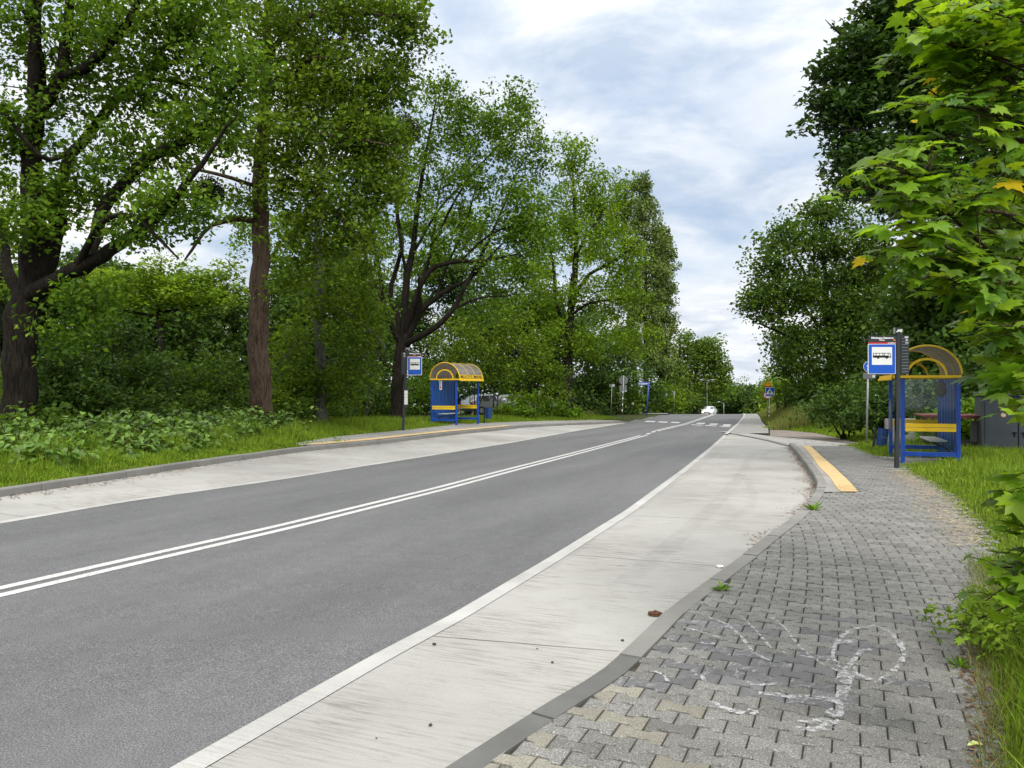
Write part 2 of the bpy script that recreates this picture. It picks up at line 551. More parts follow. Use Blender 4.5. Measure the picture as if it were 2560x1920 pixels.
# verges: ground strips that meet the kerbs and the paving
YB0 = gp(700, 1122)[1]
def leftback(y):
    y = np.asarray(y, float)
    return LKo(y) + .02
sheet('verge', lambda y: leftback(y) - 4.0, leftback, .105, MA['soil'], -12, YL, 4)
sheet('verge', lambda y: GE(y) - .3, lambda y: GE(y) + 2.5, lambda y: pz(y) - .035, MA['soil'], -12, GE.y1, 4)

# kerbs
def kerb(name, e, side, hfun, y0, y1, seg=1.0):
    ys = np.arange(y0, y1, .05)
    xs = e(ys)
    s = np.concatenate([[0], np.cumsum(np.hypot(np.diff(xs), np.diff(ys)))])
    mb = MB()
    nseg = int(s[-1] / seg)
    for k in range(nseg):
        a, b = k * seg + .007, (k + 1) * seg - .007
        ss = np.linspace(a, b, 5)
        yy = np.interp(ss, s, ys); xx = np.interp(ss, s, xs)
        dx = np.interp(ss + .05, s, xs) - np.interp(ss - .05, s, xs); dy = np.interp(ss + .05, s, ys) - np.interp(ss - .05, s, ys)
        n = np.hypot(dx, dy); nx_, ny_ = side * dy / n, -side * dx / n
        jit = random.uniform(-.006, .006)
        rings = []
        for q in range(5):
            h = float(hfun(yy[q])) + jit
            z = float(g(xx[q], yy[q]))
            prof = [(0.0, -.05), (.004, max(h - .02, .002)), (.018, h), (.15, h), (.15, -.05)]
            rings.append([(xx[q] + nx_[q] * d, yy[q] + ny_[q] * d, z + zz) for d, zz in prof])
        V = [p for r in rings for p in r]
        F = [(r * 5 + c, r * 5 + c + 1, (r + 1) * 5 + c + 1, (r + 1) * 5 + c) for r in range(4) for c in range(4)]
        F += [(4, 3, 2, 1, 0), tuple(20 + c for c in range(5))]
        if side > 0: F = [tuple(reversed(f)) for f in F]
        mb.add(V, F, 1 if side > 0 and yy[2] < 4.9 else 0)
    o = mb.build(name, [MA['kerb'], MA['kerb_old']]); o['kind'] = 'structure'
    return o
kerb('kerb', RK, 1, lambda y: pz(y) + .006, -6, YK)
kerb('kerb', LK, -1, lambda y: .13, -6, YL)

# right pavement: bedding, then real paving stones
sheet('paving_bed', RKo, lambda y: np.maximum(GE(y) + .15, RKo(y) + .2), lambda y: pz(y) - .014, MA['joint'], -6, GE.y1, 3)
def stone_outline(L, Wd, gap, d=.0165):
    a = L / 2 - gap / 2; h = Wd / 2 - gap / 2
    t0, t1 = L * .17, L * .29
    up = [(-a, h + d), (-t1, h + d), (-t0, h - d), (t0, h - d), (t1, h + d), (a, h + d)]
    return up[::-1] + [(x, -y) for x, y in up]
SL, SW = .237, .1215
outl = np.array(stone_outline(SL, SW, .009))
cen = outl * (1 - np.array([.012 / SL, .014 / SW]) * 2)
def pave_axis():
    pts = [(1.15, .2)]; th = []
    for k in range(600):
        u = k * .05
        h = R(24) - R(14) * float(smooth((u - 4) / 9))
        th.append(h); x, y = pts[-1]
        pts.append((x + math.sin(h) * .05, y + math.cos(h) * .05))
    return np.array(pts[:-1]), np.array(th)
PA, PT = pave_axis()
U0, NROW = -16, 210
SV, SF4, SFn, SMi = [], [], [], []
tl = [Edge([(2098, 1230), (2074, 1193), (2047, 1168), (2031, 1143), (2006, 1115)], off=.14, back=False), Edge([(2148, 1234), (2127, 1208), (2085, 1168), (2049, 1137), (2026, 1115)], off=.14, back=False)]
YT0 = tl[0].y0
prng = random.Random(3)
def w2px(x, y, z):
    c, s = math.cos(PITCH), math.sin(PITCH)
    dz = z - EYE
    d = y * c + dz * s; v = -y * s + dz * c
    return 1280 + FPX * x / d, 960 - FPX * v / d
for r_ in range(U0, NROW):
    u = r_ * SW
    i0 = min(max(int(u / .05), 0), 598)
    for c_ in range(-14, 15):
        v = (c_ + (.5 if r_ % 2 else 0)) * SL
        th = PT[i0]
        bx = PA[i0, 0] + math.sin(th) * (u - i0 * .05); by = PA[i0, 1] + math.cos(th) * (u - i0 * .05)
        cx, cy = bx + v * math.cos(th), by - v * math.sin(th)
        if cy < -1.5 or cy > GE.y1 - .15: continue
        if cx < float(RKo(cy)) - .105 or cx > float(GE(cy)) + .16: continue
        if cy > YT0 - .05 and cx < float(tl[1](cy)) + .02: continue
        rot = th + prng.uniform(-.012, .012)
        tiltx, tilty, dz = prng.uniform(-.008, .008), prng.uniform(-.012, .012), prng.uniform(-.0025, .0025)
        ca, sa = math.cos(rot), math.sin(rot)
        b = len(SV)
        zb = float(g(cx, cy)) + float(pz(cy))
        for ring, zo in ((outl, -.022), (outl, -.006), (cen, 0.0)):
            for px_, py_ in ring:
                wy_ = cy - px_ * sa + py_ * ca
                SV.append((max(cx + px_ * ca + py_ * sa, float(np.interp(wy_, RKo.y, RKo.x)) - .006), wy_, zb + zo + dz + px_ * tiltx + py_ * tilty))
        for k in range(12):
            k2 = (k + 1) % 12
            SF4.append((b + k2, b + k, b + 12 + k, b + 12 + k2)); SF4.append((b + 12 + k2, b + 12 + k, b + 24 + k, b + 24 + k2))
        SFn.append(tuple(b + 24 + k for k in range(11, -1, -1)))
        qx, qy = w2px(cx, cy, zb)
        m = 0
        dark = math.exp(-((qx - 1900) / 330) ** 2 - ((qy - 1660) / 120) ** 2)
        if 1540 < qy < 1780 and prng.random() < dark * .75: m = 1
        buff = max(0, 1 - (qx - 1240) / 640) * max(0, min(1, (qy - 1660) / 120))
        if prng.random() < buff * .6: m = 2
        SMi.append(m)
MI4 = np.repeat(SMi, 24)
me = npmesh('paving_stones', np.array(SV), [np.array(SF4), np.array(SFn)], [MA['paver'], MA['paver_worn'], MA['paver_buff']], np.concatenate([MI4, SMi]))
tag(link('pavement', me), kind='structure')
print('pavers', len(SMi))

# slabs and yellow tactile strip by the stop
sheet('slab_strip', RKo, tl[0], lambda y: pz(y) + .003, MA['slab'], YT0, tl[0].y1, 1)
sheet('tactile_strip', tl[0], tl[1], lambda y: pz(y) + .009, MA['tactile'], YT0, tl[0].y1, 2)
rb = MB()
for k in range(7):
    ys = np.linspace(YT0 + .02, YT0 + .75, 8)
    u = (k + .5) / 7
    xs = tl[0](ys) * (1 - u) + tl[1](ys) * u
    rb.tube([(x, y, float(g(x, y)) + float(pz(y)) + .008) for x, y in zip(xs, ys)], .011, 6)
tag(rb.build('tactile_ridges', MA['tactile']), kind='structure')

# setts, dirt drive, far pavement
ctop = sorted([gp(*p, .1) for p in [(2112, 1117), (2146, 1107), (2034, 1095), (1950, 1088), (1922, 1086)]], key=lambda p: p[1])
def ctopx(y): return np.interp(y, [p[1] for p in ctop], [p[0] for p in ctop])
def cbot(y):
    y = np.asarray(y, float)
    return np.where(y < YK, RKo(np.minimum(y, YK)), np.interp(y, ELy, ELx) + .02)
sheet('setts', cbot, ctopx, .035, MA['setts'], GE.y1 - .1, YE + 2.5, 4)
eb = MB()
pts_ = [(float(RKo(YK - .05)), YK - .05)] + list(zip(ELx, ELy))
pts_ = [(np.interp(t, range(len(pts_)), [q[0] for q in pts_]), np.interp(t, range(len(pts_)), [q[1] for q in pts_])) for t in np.linspace(0, len(pts_) - 1, 40)]
V_ = []
for x_, y_ in pts_:
    z_ = float(g(x_, y_))
    for dx_, dz_ in ((-.05, -.05), (-.05, .038), (.09, .042), (.09, -.05)): V_.append((x_ + dx_, y_ + dx_ * .6, z_ + dz_))
eb.add(V_, [(4 * k + c, 4 * k + c + 1, 4 * k + c + 5, 4 * k + c + 4) for k in range(39) for c in range(3)])
tag(eb.build('flush_kerb', MA['kerb']), kind='structure')
dn = sorted([gp(*p, .08) for p in [(2152, 1107), (2146, 1107), (2034, 1095), (1950, 1088), (1925, 1087), (1925, 1070)]], key=lambda p: p[1])
df = sorted([gp(*p, .08) for p in [(2160, 1107), (2098, 1093), (2034, 1080), (1950, 1072), (1927, 1069.5)]], key=lambda p: p[1])
sheet('driveway', lambda y: np.interp(y, [p[1] for p in dn], [p[0] for p in dn]), lambda y: np.interp(y, [p[1] for p in df], [p[0] for p in df]) + .05, .03, MA['dirt'], dn[0][1], df[-1][1], 4)
WF = RE.offset(.18)
sheet('far_pavement', WF, FR, .04, MA['farpave'], YE - .1, 150, 4)
WF2 = RE.offset(.02)
sheet('far_kerb', WF2, WF, .055, MA['edge'], YE - 1.5, 110, 1)

# left pavement
sheet('left_pavement', LB, lambda y: LKo(y) + .005, .134, MA['farpave'], YB0, min(LB.y1, YL), 3)
tl0, tl1 = YB0 + .4, gp(1262, 1063, .14)[1]
sheet('tactile_strip', LK.offset(-.56), LK.offset(-.20), .142, MA['tactile'], tl0, tl1, 1)

# side road mouth and the kerbed corner beyond it
ya, yb = gp(1599, 1054)[1], gp(1669, 1038)[1]
sheet('side_road', lambda y: LE(y) - 16 - 0 * y, lambda y: LE(y) + .05, .012, MA['asphalt'], YL - 1.2, yb + 2.0, 5)
sheet('corner_pavement', lambda y: LE(y) - np.interp(y, [yb + 1.5, yb + 2.5, 140], [9.0, 3.0, 2.2]), lambda y: LE(y) - .02, .12, MA['slab'], yb + 1.6, 130, 3)

# markings
yC1 = gp(1612, 1088)[1]; yC2 = gp(1641, 1077)[1]
span('centre_line', CL, -.18, -.06, .004, MA['paint'], -12, yC1 - .4)
span('centre_line', CL, .06, .18, .004, MA['paint'], -12, yC1)
span('centre_line', CL, -.18, -.06, .004, MA['paint'], yC2, 140)
span('centre_line', CL, .06, .18, .004, MA['paint'], yC2 - .5, 140)
for a, b in ((.18, .42), (.6, .84)):
    y0_, y1_ = yC1 + (yC2 - yC1) * a, yC1 + (yC2 - yC1) * b
    span('centre_dash', CL, -.10, .08, .004, MA['paint'], y0_, y1_)
zr = mul([[(270, 1105), (550, 1115), (612, 1068), (345, 1062)], [(718, 1130), (990, 1137), (1052, 1095), (790, 1088)], [(1188, 1168), (1436, 1177), (1500, 1125), (1240, 1118)]], 13.825, 1720, 980)
zl = mul([[(645, 1024), (745, 1028), (765, 1018), (672, 1014)], [(775, 1029), (870, 1033), (890, 1023), (802, 1020)], [(903, 1034), (990, 1038), (1012, 1028), (930, 1024)]], 4.022, 1450, 800)
poly_sheet('zebra_crossing', zr + zl, .006, MA['paint'])
poly_sheet('stop_line', mul([[(108, 1140), (475, 1160), (495, 1142), (130, 1121)], [(590, 1162), (960, 1190), (985, 1172), (612, 1145)], [(1085, 1192), (1455, 1216), (1480, 1200), (1105, 1176)]], 13.825, 1720, 980), .006, MA['paint'])

# slab joints of the concrete bays
def crack(name, p, q, w=.008):
    a, b = Vector(gp(*p)), Vector(gp(*q))
    a, b = Vector((*a, )), Vector((*b, ))
    n = 14; d = (b - a); nrm = Vector((-d.y, d.x)).normalized() * w / 2
    V, F = [], []
    for i in range(n + 1):
        c = a + d * i / n
        for s in (-1, 1):
            e = c + nrm * s * random.uniform(.6, 1.3)
            V.append((e.x, e.y, float(g(e.x, e.y)) + .003))
        if i: F.append((2 * i - 2, 2 * i, 2 * i + 1, 2 * i - 1))
    me = bpy.data.meshes.new(name); me.from_pydata(V, [], F); me.materials.append(MA['crack'])
    tag(link(name, me), kind='structure')
for p, q in (((1084, 1591), (1546, 1629)), ((1416, 1386), (1811, 1417)), ((1564, 1287), (1980, 1311)), ((1640, 1234), (2035, 1249)), ((1700, 1190), (2010, 1196)), ((332, 1214), (478, 1228)), ((0, 1284), (66, 1293)), ((560, 1172), (690, 1180)), ((860, 1127), (950, 1133))):
    crack('slab_joint', p, q)

def tyre_mark(pts, w):
    ys = []
    P_ = np.array([gp(*p) for p in pts]); k = np.arange(len(P_)); t = np.linspace(0, len(P_) - 1, 30)
    P_ = np.stack([np.interp(t, k, P_[:, 0]), np.interp(t, k, P_[:, 1])], 1)
    T = np.gradient(P_, axis=0); T /= np.linalg.norm(T, axis=1)[:, None]; N = np.stack([-T[:, 1], T[:, 0]], 1)
    V = [(q[0], q[1], float(g(*q)) + .003) for i in range(30) for q in (P_[i] - N[i] * w / 2, P_[i] + N[i] * w / 2)]
    me = bpy.data.meshes.new('tyre_mark'); me.from_pydata(V, [], [(2 * i, 2 * i + 1, 2 * i + 3, 2 * i + 2) for i in range(29)]); me.materials.append(MA['rubber'])
    tag(link('tyre_mark', me), kind='structure')
tyre_mark([(1790, 1178), (1840, 1182), (1870, 1200), (1885, 1240), (1870, 1275), (1800, 1310)], .14)
tyre_mark([(1985, 1117), (1930, 1126), (1905, 1140), (1925, 1150)], .16)
tyre_mark([(1330, 1440), (1480, 1340), (1620, 1250), (1720, 1180), (1790, 1130)], .22)
tyre_mark([(1560, 1460), (1690, 1350), (1790, 1260), (1850, 1190), (1880, 1135)], .22)
# chalk drawing on the paving: strokes as thin ribbons lying on the stones
def stroke(mb, pts, w):
    w3 = []
    for x, y in pts:
        a, b = gp(1600 + x / 2.765, 1500 + y / 2.765, .03)
        w3.append((a, b))
    P_ = np.array(w3)
    t = np.linspace(0, len(P_) - 1, 6 * (len(P_) - 1) + 1)
    k = np.arange(len(P_))
    P_ = np.stack([np.interp(t, k, P_[:, 0]), np.interp(t, k, P_[:, 1])], 1)
    T = np.gradient(P_, axis=0); T /= np.linalg.norm(T, axis=1)[:, None] + 1e-9
    N = np.stack([-T[:, 1], T[:, 0]], 1)
    V, F = [], []
    for i in range(len(P_)):
        ww = w / 2 * prng.uniform(.55, 1.35)
        for s in (-1, 1):
            q = P_[i] + N[i] * s * ww
            V.append((q[0], q[1], float(g(*q)) + float(pz(q[1])) + .004))
        if i: F.append((2 * i - 2, 2 * i, 2 * i + 1, 2 * i - 1))
    mb.add(V, F)
ck = MB()
for pts, w in [
    ([(1345, 330), (1400, 250), (1500, 205), (1620, 190), (1720, 225), (1790, 290), (1830, 370), (1800, 440), (1740, 500), (1650, 560), (1570, 540), (1480, 500)], .035),
    ([(1490, 400), (1530, 350), (1600, 345)], .03), ([(1490, 400), (1430, 470), (1340, 560)], .03),
    ([(1450, 480), (1420, 560), (1390, 660), (1370, 740), (1330, 810), (1290, 870)], .065), ([(1500, 440), (1450, 560), (1400, 680)], .03),
    ([(1290, 820), (1180, 840), (1080, 830)], .03), ([(1280, 880), (1180, 890), (1060, 880)], .045), ([(1350, 690), (1220, 670), (1100, 660)], .05),
    ([(900, 130), (1000, 200), (1080, 300), (1160, 380), (1280, 450), (1400, 500)], .02), ([(700, 130), (800, 220), (900, 330), (1010, 370), (1200, 400)], .02),
    ([(480, 140), (600, 180), (700, 260), (790, 370), (900, 420)], .025), ([(300, 200), (420, 230), (560, 270)], .03), ([(820, 640), (930, 650), (1060, 670)], .05),
    ([(480, 700), (600, 750), (720, 780)], .045), ([(740, 560), (800, 590), (950, 570)], .03), ([(360, 520), (420, 510), (450, 560)], .025), ([(100, 490), (170, 520), (190, 560)], .02),
    ([(270, 350), (330, 340)], .05), ([(750, 770), (820, 770)], .06), ([(420, 300), (520, 310)], .04), ([(1350, 290), (1330, 400), (1420, 500)], .02),
]:
    stroke(ck, pts, w)
tag(ck.build('chalk_drawing', MA['chalk']), kind='structure')
# ------------------------------------------------------------------ street furniture
def m_poly():
    t = NT('smoky_polycarbonate')
    n1 = t.noise(9, 5, .65)
    c = t.mix(t.ramp(n1, [(.35, 0.0), (.7, 1.0)]), (.36, .33, .29), (.54, .51, .47))
    b = t.bsdf(c, .16, .8, out=False)
    tl = t.n('BsdfTranslucent'); t.l(c, tl.inputs['Color'])
    tr = t.n('BsdfTransparent'); tr.inputs['Color'].default_value = (.62, .56, .50, 1)
    a = t.n('MixShader'); a.inputs[0].default_value = .35; t.l(b, a.inputs[1]); t.l(tl.outputs[0], a.inputs[2])
    m2 = t.n('MixShader'); m2.inputs[0].default_value = .35; t.l(a.outputs[0], m2.inputs[1]); t.l(tr.outputs[0], m2.inputs[2])
    t.l(m2.outputs[0], t.out.inputs['Surface'])
    return t.m
def m_glass(name='clear_glass', tint=(.95, .975, .965), refl=.10):
    t = NT(name)
    tr = t.n('BsdfTransparent'); tr.inputs['Color'].default_value = (*tint, 1)
    gl = t.n('BsdfGlossy'); gl.inputs['Roughness'].default_value = .04; gl.inputs['Color'].default_value = (.9, .95, 1, 1)
    fr = t.n('Fresnel'); fr.inputs['IOR'].default_value = 1.45
    mx = t.n('MixShader'); t.l(fr.outputs[0], mx.inputs[0])
    t.l(tr.outputs[0], mx.inputs[1]); t.l(gl.outputs[0], mx.inputs[2]); t.l(mx.outputs[0], t.out.inputs['Surface'])
    return t.m
def m_emit(name, col, s):
    t = NT(name); e = t.n('Emission'); e.inputs['Color'].default_value = (*col, 1); e.inputs['Strength'].default_value = s
    t.l(e.outputs[0], t.out.inputs['Surface']); return t.m
MB_ = dict(
    anth=plain('anthracite_paint', (.030, .034, .040), .45, .4), blue=plain('shelter_blue_paint', (.005, .062, .38), .38, .5, var=.2, grime=.18),
    panel=plain('blue_sheet', (.005, .075, .33), .35, .5, var=.25, grime=.15), yellow=plain('yellow_paint', (.84, .54, .014), .45, .4, var=.1, grime=.12),
    signblue=plain('sign_blue', (.004, .085, .50), .35, .5, var=.05), white=plain('sign_white', (.76, .77, .76), .4, .4, var=.04),
    black=plain('sign_black', (.012, .012, .014), .5, .3), red=plain('sign_red', (.50, .012, .02), .4, .4, var=.06), orange=plain('sign_amber', (.85, .36, .012), .4, .4, var=.05),
    galv=plain('galvanised_steel', (.30, .31, .31), .5, .5, .35, var=.18), greyback=plain('sign_back_grey', (.14, .15, .155), .55, .4, .2, var=.1),
    streetblue=plain('street_sign_blue', (.03, .09, .42), .4, .4), binblue=plain('bin_blue', (.006, .05, .19), .45, .45, var=.25, grime=.25),
    bench=plain('bench_plastic', (.62, .62, .60), .5, .3, var=.08, grime=.2), poly=m_poly(), glass=m_glass(),
    cab=plain('cabinet_grey_paint', (.062, .075, .090), .5, .4, var=.14, scale=2.5, grime=.12), cabdark=plain('cabinet_gap', (.012, .014, .018), .8, .2),
    conc=m_concrete('old_concrete', (.34, .33, .31), .5, 1.6), rustred=plain('rusty_red_sheet', (.19, .065, .055), .7, .2, var=.3, grime=.4), wood=plain('weathered_timber', (.11, .095, .08), .85, .15, var=.3, grime=.4),
    sack=plain('brown_sack', (.085, .075, .03), .9, .1, var=.35, scale=14), paper=plain('paper', (.80, .80, .80), .7, .2, var=.03),
    carwhite=plain('white_car_paint', (.58, .59, .60), .25, .6, var=.02), carsilver=plain('silver_car_paint', (.36, .38, .40), .28, .6, .3, var=.04), carglass=plain('car_glass', (.05, .06, .065), .08, .8),
    tyre=plain('tyre_rubber', (.02, .02, .02), .8, .2), rim=plain('alloy_rim', (.45, .45, .46), .35, .6, .6), lamp=m_emit('headlight_on', (1.0, .93, .80), 2.0), amberlamp=m_emit('lamp_amber', (1.0, .50, .12), 3.0),
    tail=plain('tail_light_red', (.45, .02, .02), .25, .5), chrome=plain('chrome', (.6, .6, .6), .2, .6, .8), lampglass=plain('lamp_glass', (.62, .64, .64), .2, .6),
)
def plate(mb, poly, y0, y1, m=0):
    """flat shape in the x-z plane, from y0 to y1"""
    M = Matrix(((1, 0, 0, 0), (0, 0, 1, 0), (0, 1, 0, 0), (0, 0, 0, 1)))
    a = sum(poly[i][0] * poly[(i + 1) % len(poly)][1] - poly[(i + 1) % len(poly)][0] * poly[i][1] for i in range(len(poly)))
    if a > 0: poly = poly[::-1]
    return mb.prism(poly, y0, y1, m, M)
def rect(x0, x1, z0, z1, r=0.0, n=4):
    if r <= 0: return [(x0, z0), (x1, z0), (x1, z1), (x0, z1)]
    P_ = []
    for cx, cz, a0 in ((x1 - r, z0 + r, -90), (x1 - r, z1 - r, 0), (x0 + r, z1 - r, 90), (x0 + r, z0 + r, 180)):
        for k in range(n + 1):
            a = R(a0 + 90 * k / n); P_.append((cx + r * math.cos(a), cz + r * math.sin(a)))
    return P_
def disc(cx, cz, r, n=28): return [(cx + r * math.cos(2 * math.pi * k / n), cz + r * math.sin(2 * math.pi * k / n)) for k in range(n)]
def facing(me, name, mat, parent, x, y, z, M=None):
    """lettering mesh set upright, facing the viewer"""
    me.transform((M or Matrix.Identity(4)) @ Matrix.Translation((x, y, z)) @ Matrix.Rotation(R(90), 4, 'X'))
    me.materials.clear(); me.materials.append(mat)
    return link(name, me, parent)
class Frame:
    """local upright plane at a spot: px -> metres"""
    def __init__(self, bx, by, off):
        self.p = GP(bx, by, off); self.bx, self.by = bx, by
        self.s = self.p.y / FPX
    def x(self, px): return (px - self.bx) * self.s
    def z(self, py): return (self.by - py) * self.s
    def r(self, x0, x1, yt, yb, rr=0.0): return rect(self.x(x0), self.x(x1), self.z(yb), self.z(yt), rr * self.s)

def bus_pictogram(fr, X, Z, parent, y):
    """bus drawn from the zoomed sign: X, Z map drawing units to metres"""
    b = MB()
    plate(b, [(X(x), Z(z)) for x, z in ((422, 858), (868, 858), (890, 930), (888, 978), (422, 978))], y - .003, y)
    for cx in (555, 780):
        plate(b, [(X(cx + 32 * math.cos(a)), Z(972 + 34 * math.sin(a))) for a in np.linspace(0, 2 * math.pi, 20, endpoint=False)], y - .0035, y)
    o = b.build('bus_symbol', MB_['black'], parent)
    w_ = MB()
    for x0, x1 in ((436, 490), (508, 578), (592, 662), (676, 690), (698, 712), (728, 812)):
        plate(w_, [(X(x0), Z(922)), (X(x1), Z(922)), (X(x1), Z(874)), (X(x0), Z(874))], y - .006, y - .0036)
    plate(w_, [(X(824), Z(946)), (X(872), Z(946)), (X(868), Z(918)), (X(852), Z(874)), (X(824), Z(874))], y - .006, y - .0036)
    w_.build('bus_symbol_windows', MB_['white'], parent)

def emblem(parent, x0, x1, z0, z1, y):
    b = MB(); w_, h = x1 - x0, z1 - z0
    f = lambda P_: [(x0 + w_ * a, z0 + h * c) for a, c in P_]
    plate(b, f([(0, .12), (.02, 0), (.28, 0), (.40, .22), (.50, .30), (.60, .05), (.66, 0), (.96, 0), (1, .08), (1, .92), (.92, 1), (.80, .98), (.60, .62), (.60, .92), (.52, 1), (.40, .95)]), y - .003, y)
    b.build('emblem', MB_['white'], parent)

def bus_sign(base, off, label, cfg):
    fr = Frame(*base, off)
    t = thing('bus_stop_sign', fr.p, label, 'bus stop sign', 'bus stop signs')
    px0, px1, ptop = cfg['pole']
    w_ = (px1 - px0) * fr.s
    lean = fr.x(cfg['lean'])
    pm = MB(); hz = fr.z(ptop)
    v = []
    pcx = (px0 + px1) / 2
    for z, cx in ((-.1, 0.0), (hz, lean)):
        for sx, sy in ((-1, -1), (1, -1), (1, 1), (-1, 1)): v.append((cx + sx * w_ / 2, sy * w_ / 2, z))
    pm.add(v, [(0, 1, 5, 4), (1, 2, 6, 5), (2, 3, 7, 6), (3, 0, 4, 7), (4, 5, 6, 7)])
    pm.build('pole', MB_['anth'], t)
    yf = -w_ / 2 + .012
    a = cfg['flag']; b = MB(); plate(b, fr.r(*a, 1.0), -.03, .03); fl = b.build('flag', MB_['anth'], t)
    e = cfg['emblem']; emblem(fl, fr.x(e[0]), fr.x(e[1]), fr.z(e[3]), fr.z(e[2]), -.031)
    b = MB(); plate(b, fr.r(*cfg['blade']), -.03, .03); b.build('flag_blade', MB_['galv'], t)
    h = cfg['header']
    b = MB(); plate(b, fr.r(*h), yf - .006, yf + .012); hp = b.build('name_panel', MB_['anth'], t)
    ht = fr.z(h[2]) - fr.z(h[3]); xc = (fr.x(h[0]) + fr.x(h[1])) / 2; wd = fr.x(h[1]) - fr.x(h[0])
    facing(text_mesh('Mikulczyce Cmentarz', ht * .34, width=wd * .80, bold=.004), 'lettering', MB_['white'], hp, xc, yf - .009, fr.z(h[2]) - ht * .36)
    facing(text_mesh('Zabrze', ht * .24, width=wd * .19, bold=.003), 'lettering', MB_['white'], hp, xc - wd * .02, yf - .009, fr.z(h[2]) - ht * .68)
    facing(text_mesh('n/ż', ht * .22, bold=.003), 'lettering', MB_['orange'], hp, xc + wd * .42, yf - .009, fr.z(h[2]) - ht * .68)
    r_ = cfg['red']
    b = MB(); plate(b, fr.r(*r_), yf - .008, yf + .010); rp = b.build('request_stop_band', MB_['red'], t)
    facing(text_mesh('na żądanie', (fr.z(r_[2]) - fr.z(r_[3])) * .85, width=wd * .28, bold=.003), 'lettering', MB_['white'], rp, xc + wd * .33, yf - .011, (fr.z(r_[2]) + fr.z(r_[3])) / 2)
    s_ = cfg['sign']
    b = MB(); plate(b, fr.r(*s_, 2.0), yf - .012, yf + .004); sp = b.build('sign_panel', MB_['white'], t)
    q = (s_[0] + 1.2, s_[1] - 1.2, s_[2] + 1.2, s_[3] - 1.2)
    b = MB(); plate(b, fr.r(*q, 1.6), yf - .015, yf - .0125); b.build('blue_field', MB_['signblue'], sp)
    f = cfg['field']
    b = MB(); plate(b, fr.r(*f), yf - .018, yf - .0155); b.build('white_field', MB_['white'], sp)
    kx = (f[1] - f[0]) / (918 - 395); kz = (f[3] - f[2]) / (1165 - 705)
    bus_pictogram(fr, lambda x: fr.x(f[0] + (x - 395) * kx), lambda z: fr.z(f[2] + (z - 705) * kz), sp, yf - .0185)
    l_ = cfg['lines']
    b = MB(); plate(b, fr.r(*l_), yf - .006, yf + .012); lp = b.build('line_panel', MB_['anth'], t)
    H_ = fr.z(l_[2]) - fr.z(l_[3]); lx0, lx1 = fr.x(l_[0]), fr.x(l_[1]); lw = lx1 - lx0
    nb = MB()
    for k in range(12):
        zz = fr.z(l_[2]) - H_ * (.085 + .077 * k)
        plate(nb, rect(lx0 + lw * .12, lx0 + lw * .88, zz - .0035, zz + .0035), yf - .008, yf - .0062)
    nb.build('divider_lines', MB_['greyback'] if cfg.get('dim') else MB_['galv'], lp)
    b = MB(); plate(b, rect(lx0 + lw * .45, lx0 + lw * .9, fr.z(l_[2]) - H_ * .07, fr.z(l_[2]) - H_ * .035, .006), yf - .009, yf - .0062); b.build('line_symbol', MB_['white'], lp)
    for s__, k in (('81', .125), ('111', .20)):
        facing(text_mesh(s__, H_ * .055, bold=.003), 'lettering', MB_['white'], lp, lx0 + lw * .72, yf - .009, fr.z(l_[2]) - H_ * k)
    if 'timetable' in cfg:
        tt = cfg['timetable']
        b = MB(); plate(b, fr.r(*tt), yf - .02, yf + .05); c = b.build('timetable_case', MB_['anth'], t)
        n = len(cfg['sheets']) - 1
        b = MB()
        for k in range(n):
            y0, y1 = cfg['sheets'][k], cfg['sheets'][k + 1]
            plate(b, fr.r(tt[0] + .8, tt[1] - .8, y0 + .3, y1 - .3), yf - .023, yf - .0205)
        b.build('timetable_sheets', MB_['paper'], c)
    else:
        b = MB(); b.box((-w_ / 2 - .03, .10, fr.z(1039)), (.03, .30, fr.z(998) - fr.z(1078)), bev=.004, rz=-R(27)); c = b.build('timetable_case', MB_['anth'], t)
        b = MB(); b.box((-w_ / 2 - .046, .108, fr.z(1037)), (.004, .25, fr.z(1004) - fr.z(1072)), rz=-R(27)); b.build('timetable_sheets', MB_['paper'], c)
    return t
k3 = lambda x0, x1, y0, y1: (2140 + x0 / 10.37, 2140 + x1 / 10.37, 800 + y0 / 10.37, 800 + y1 / 10.37)
bus_sign((2241.5, 1171), .13, 'bus stop sign on a dark post standing before the right shelter', dict(
    pole=(2236.5, 2245.5, 835), lean=2246, flag=k3(1018, 1200, 205, 352), emblem=k3(1030, 1188, 238, 318), blade=k3(984, 1008, 200, 358),
    header=k3(312, 1040, 408, 578), red=k3(312, 1030, 580, 618), sign=k3(300, 1012, 624, 1400), field=k3(395, 918, 705, 1165), lines=k3(1155, 1365, 395, 1410)))
k4 = lambda x0, x1, y0, y1: (980 + x0 / 15.09, 980 + x1 / 15.09, 850 + y0 / 15.09, 850 + y1 / 15.09)
bus_sign((1007, 1075.5), .14, 'bus stop sign with white timetable sheets, before the forked tree on the left', dict(
    pole=(1004, 1009.8, 872), lean=1017.5, flag=k4(490, 640, 280, 440), emblem=k4(502, 622, 300, 378), blade=k4(638, 672, 275, 410),
    header=k4(600, 1132, 462, 605), red=k4(600, 1135, 607, 632), sign=k4(592, 1132, 634, 1328), field=k4(680, 1055, 712, 1117), lines=k4(360, 522, 462, 1308), dim=True,
    timetable=(1010.5, 1020.5, 968, 1017), sheets=(976, 985.5, 994.3, 1011.5)))

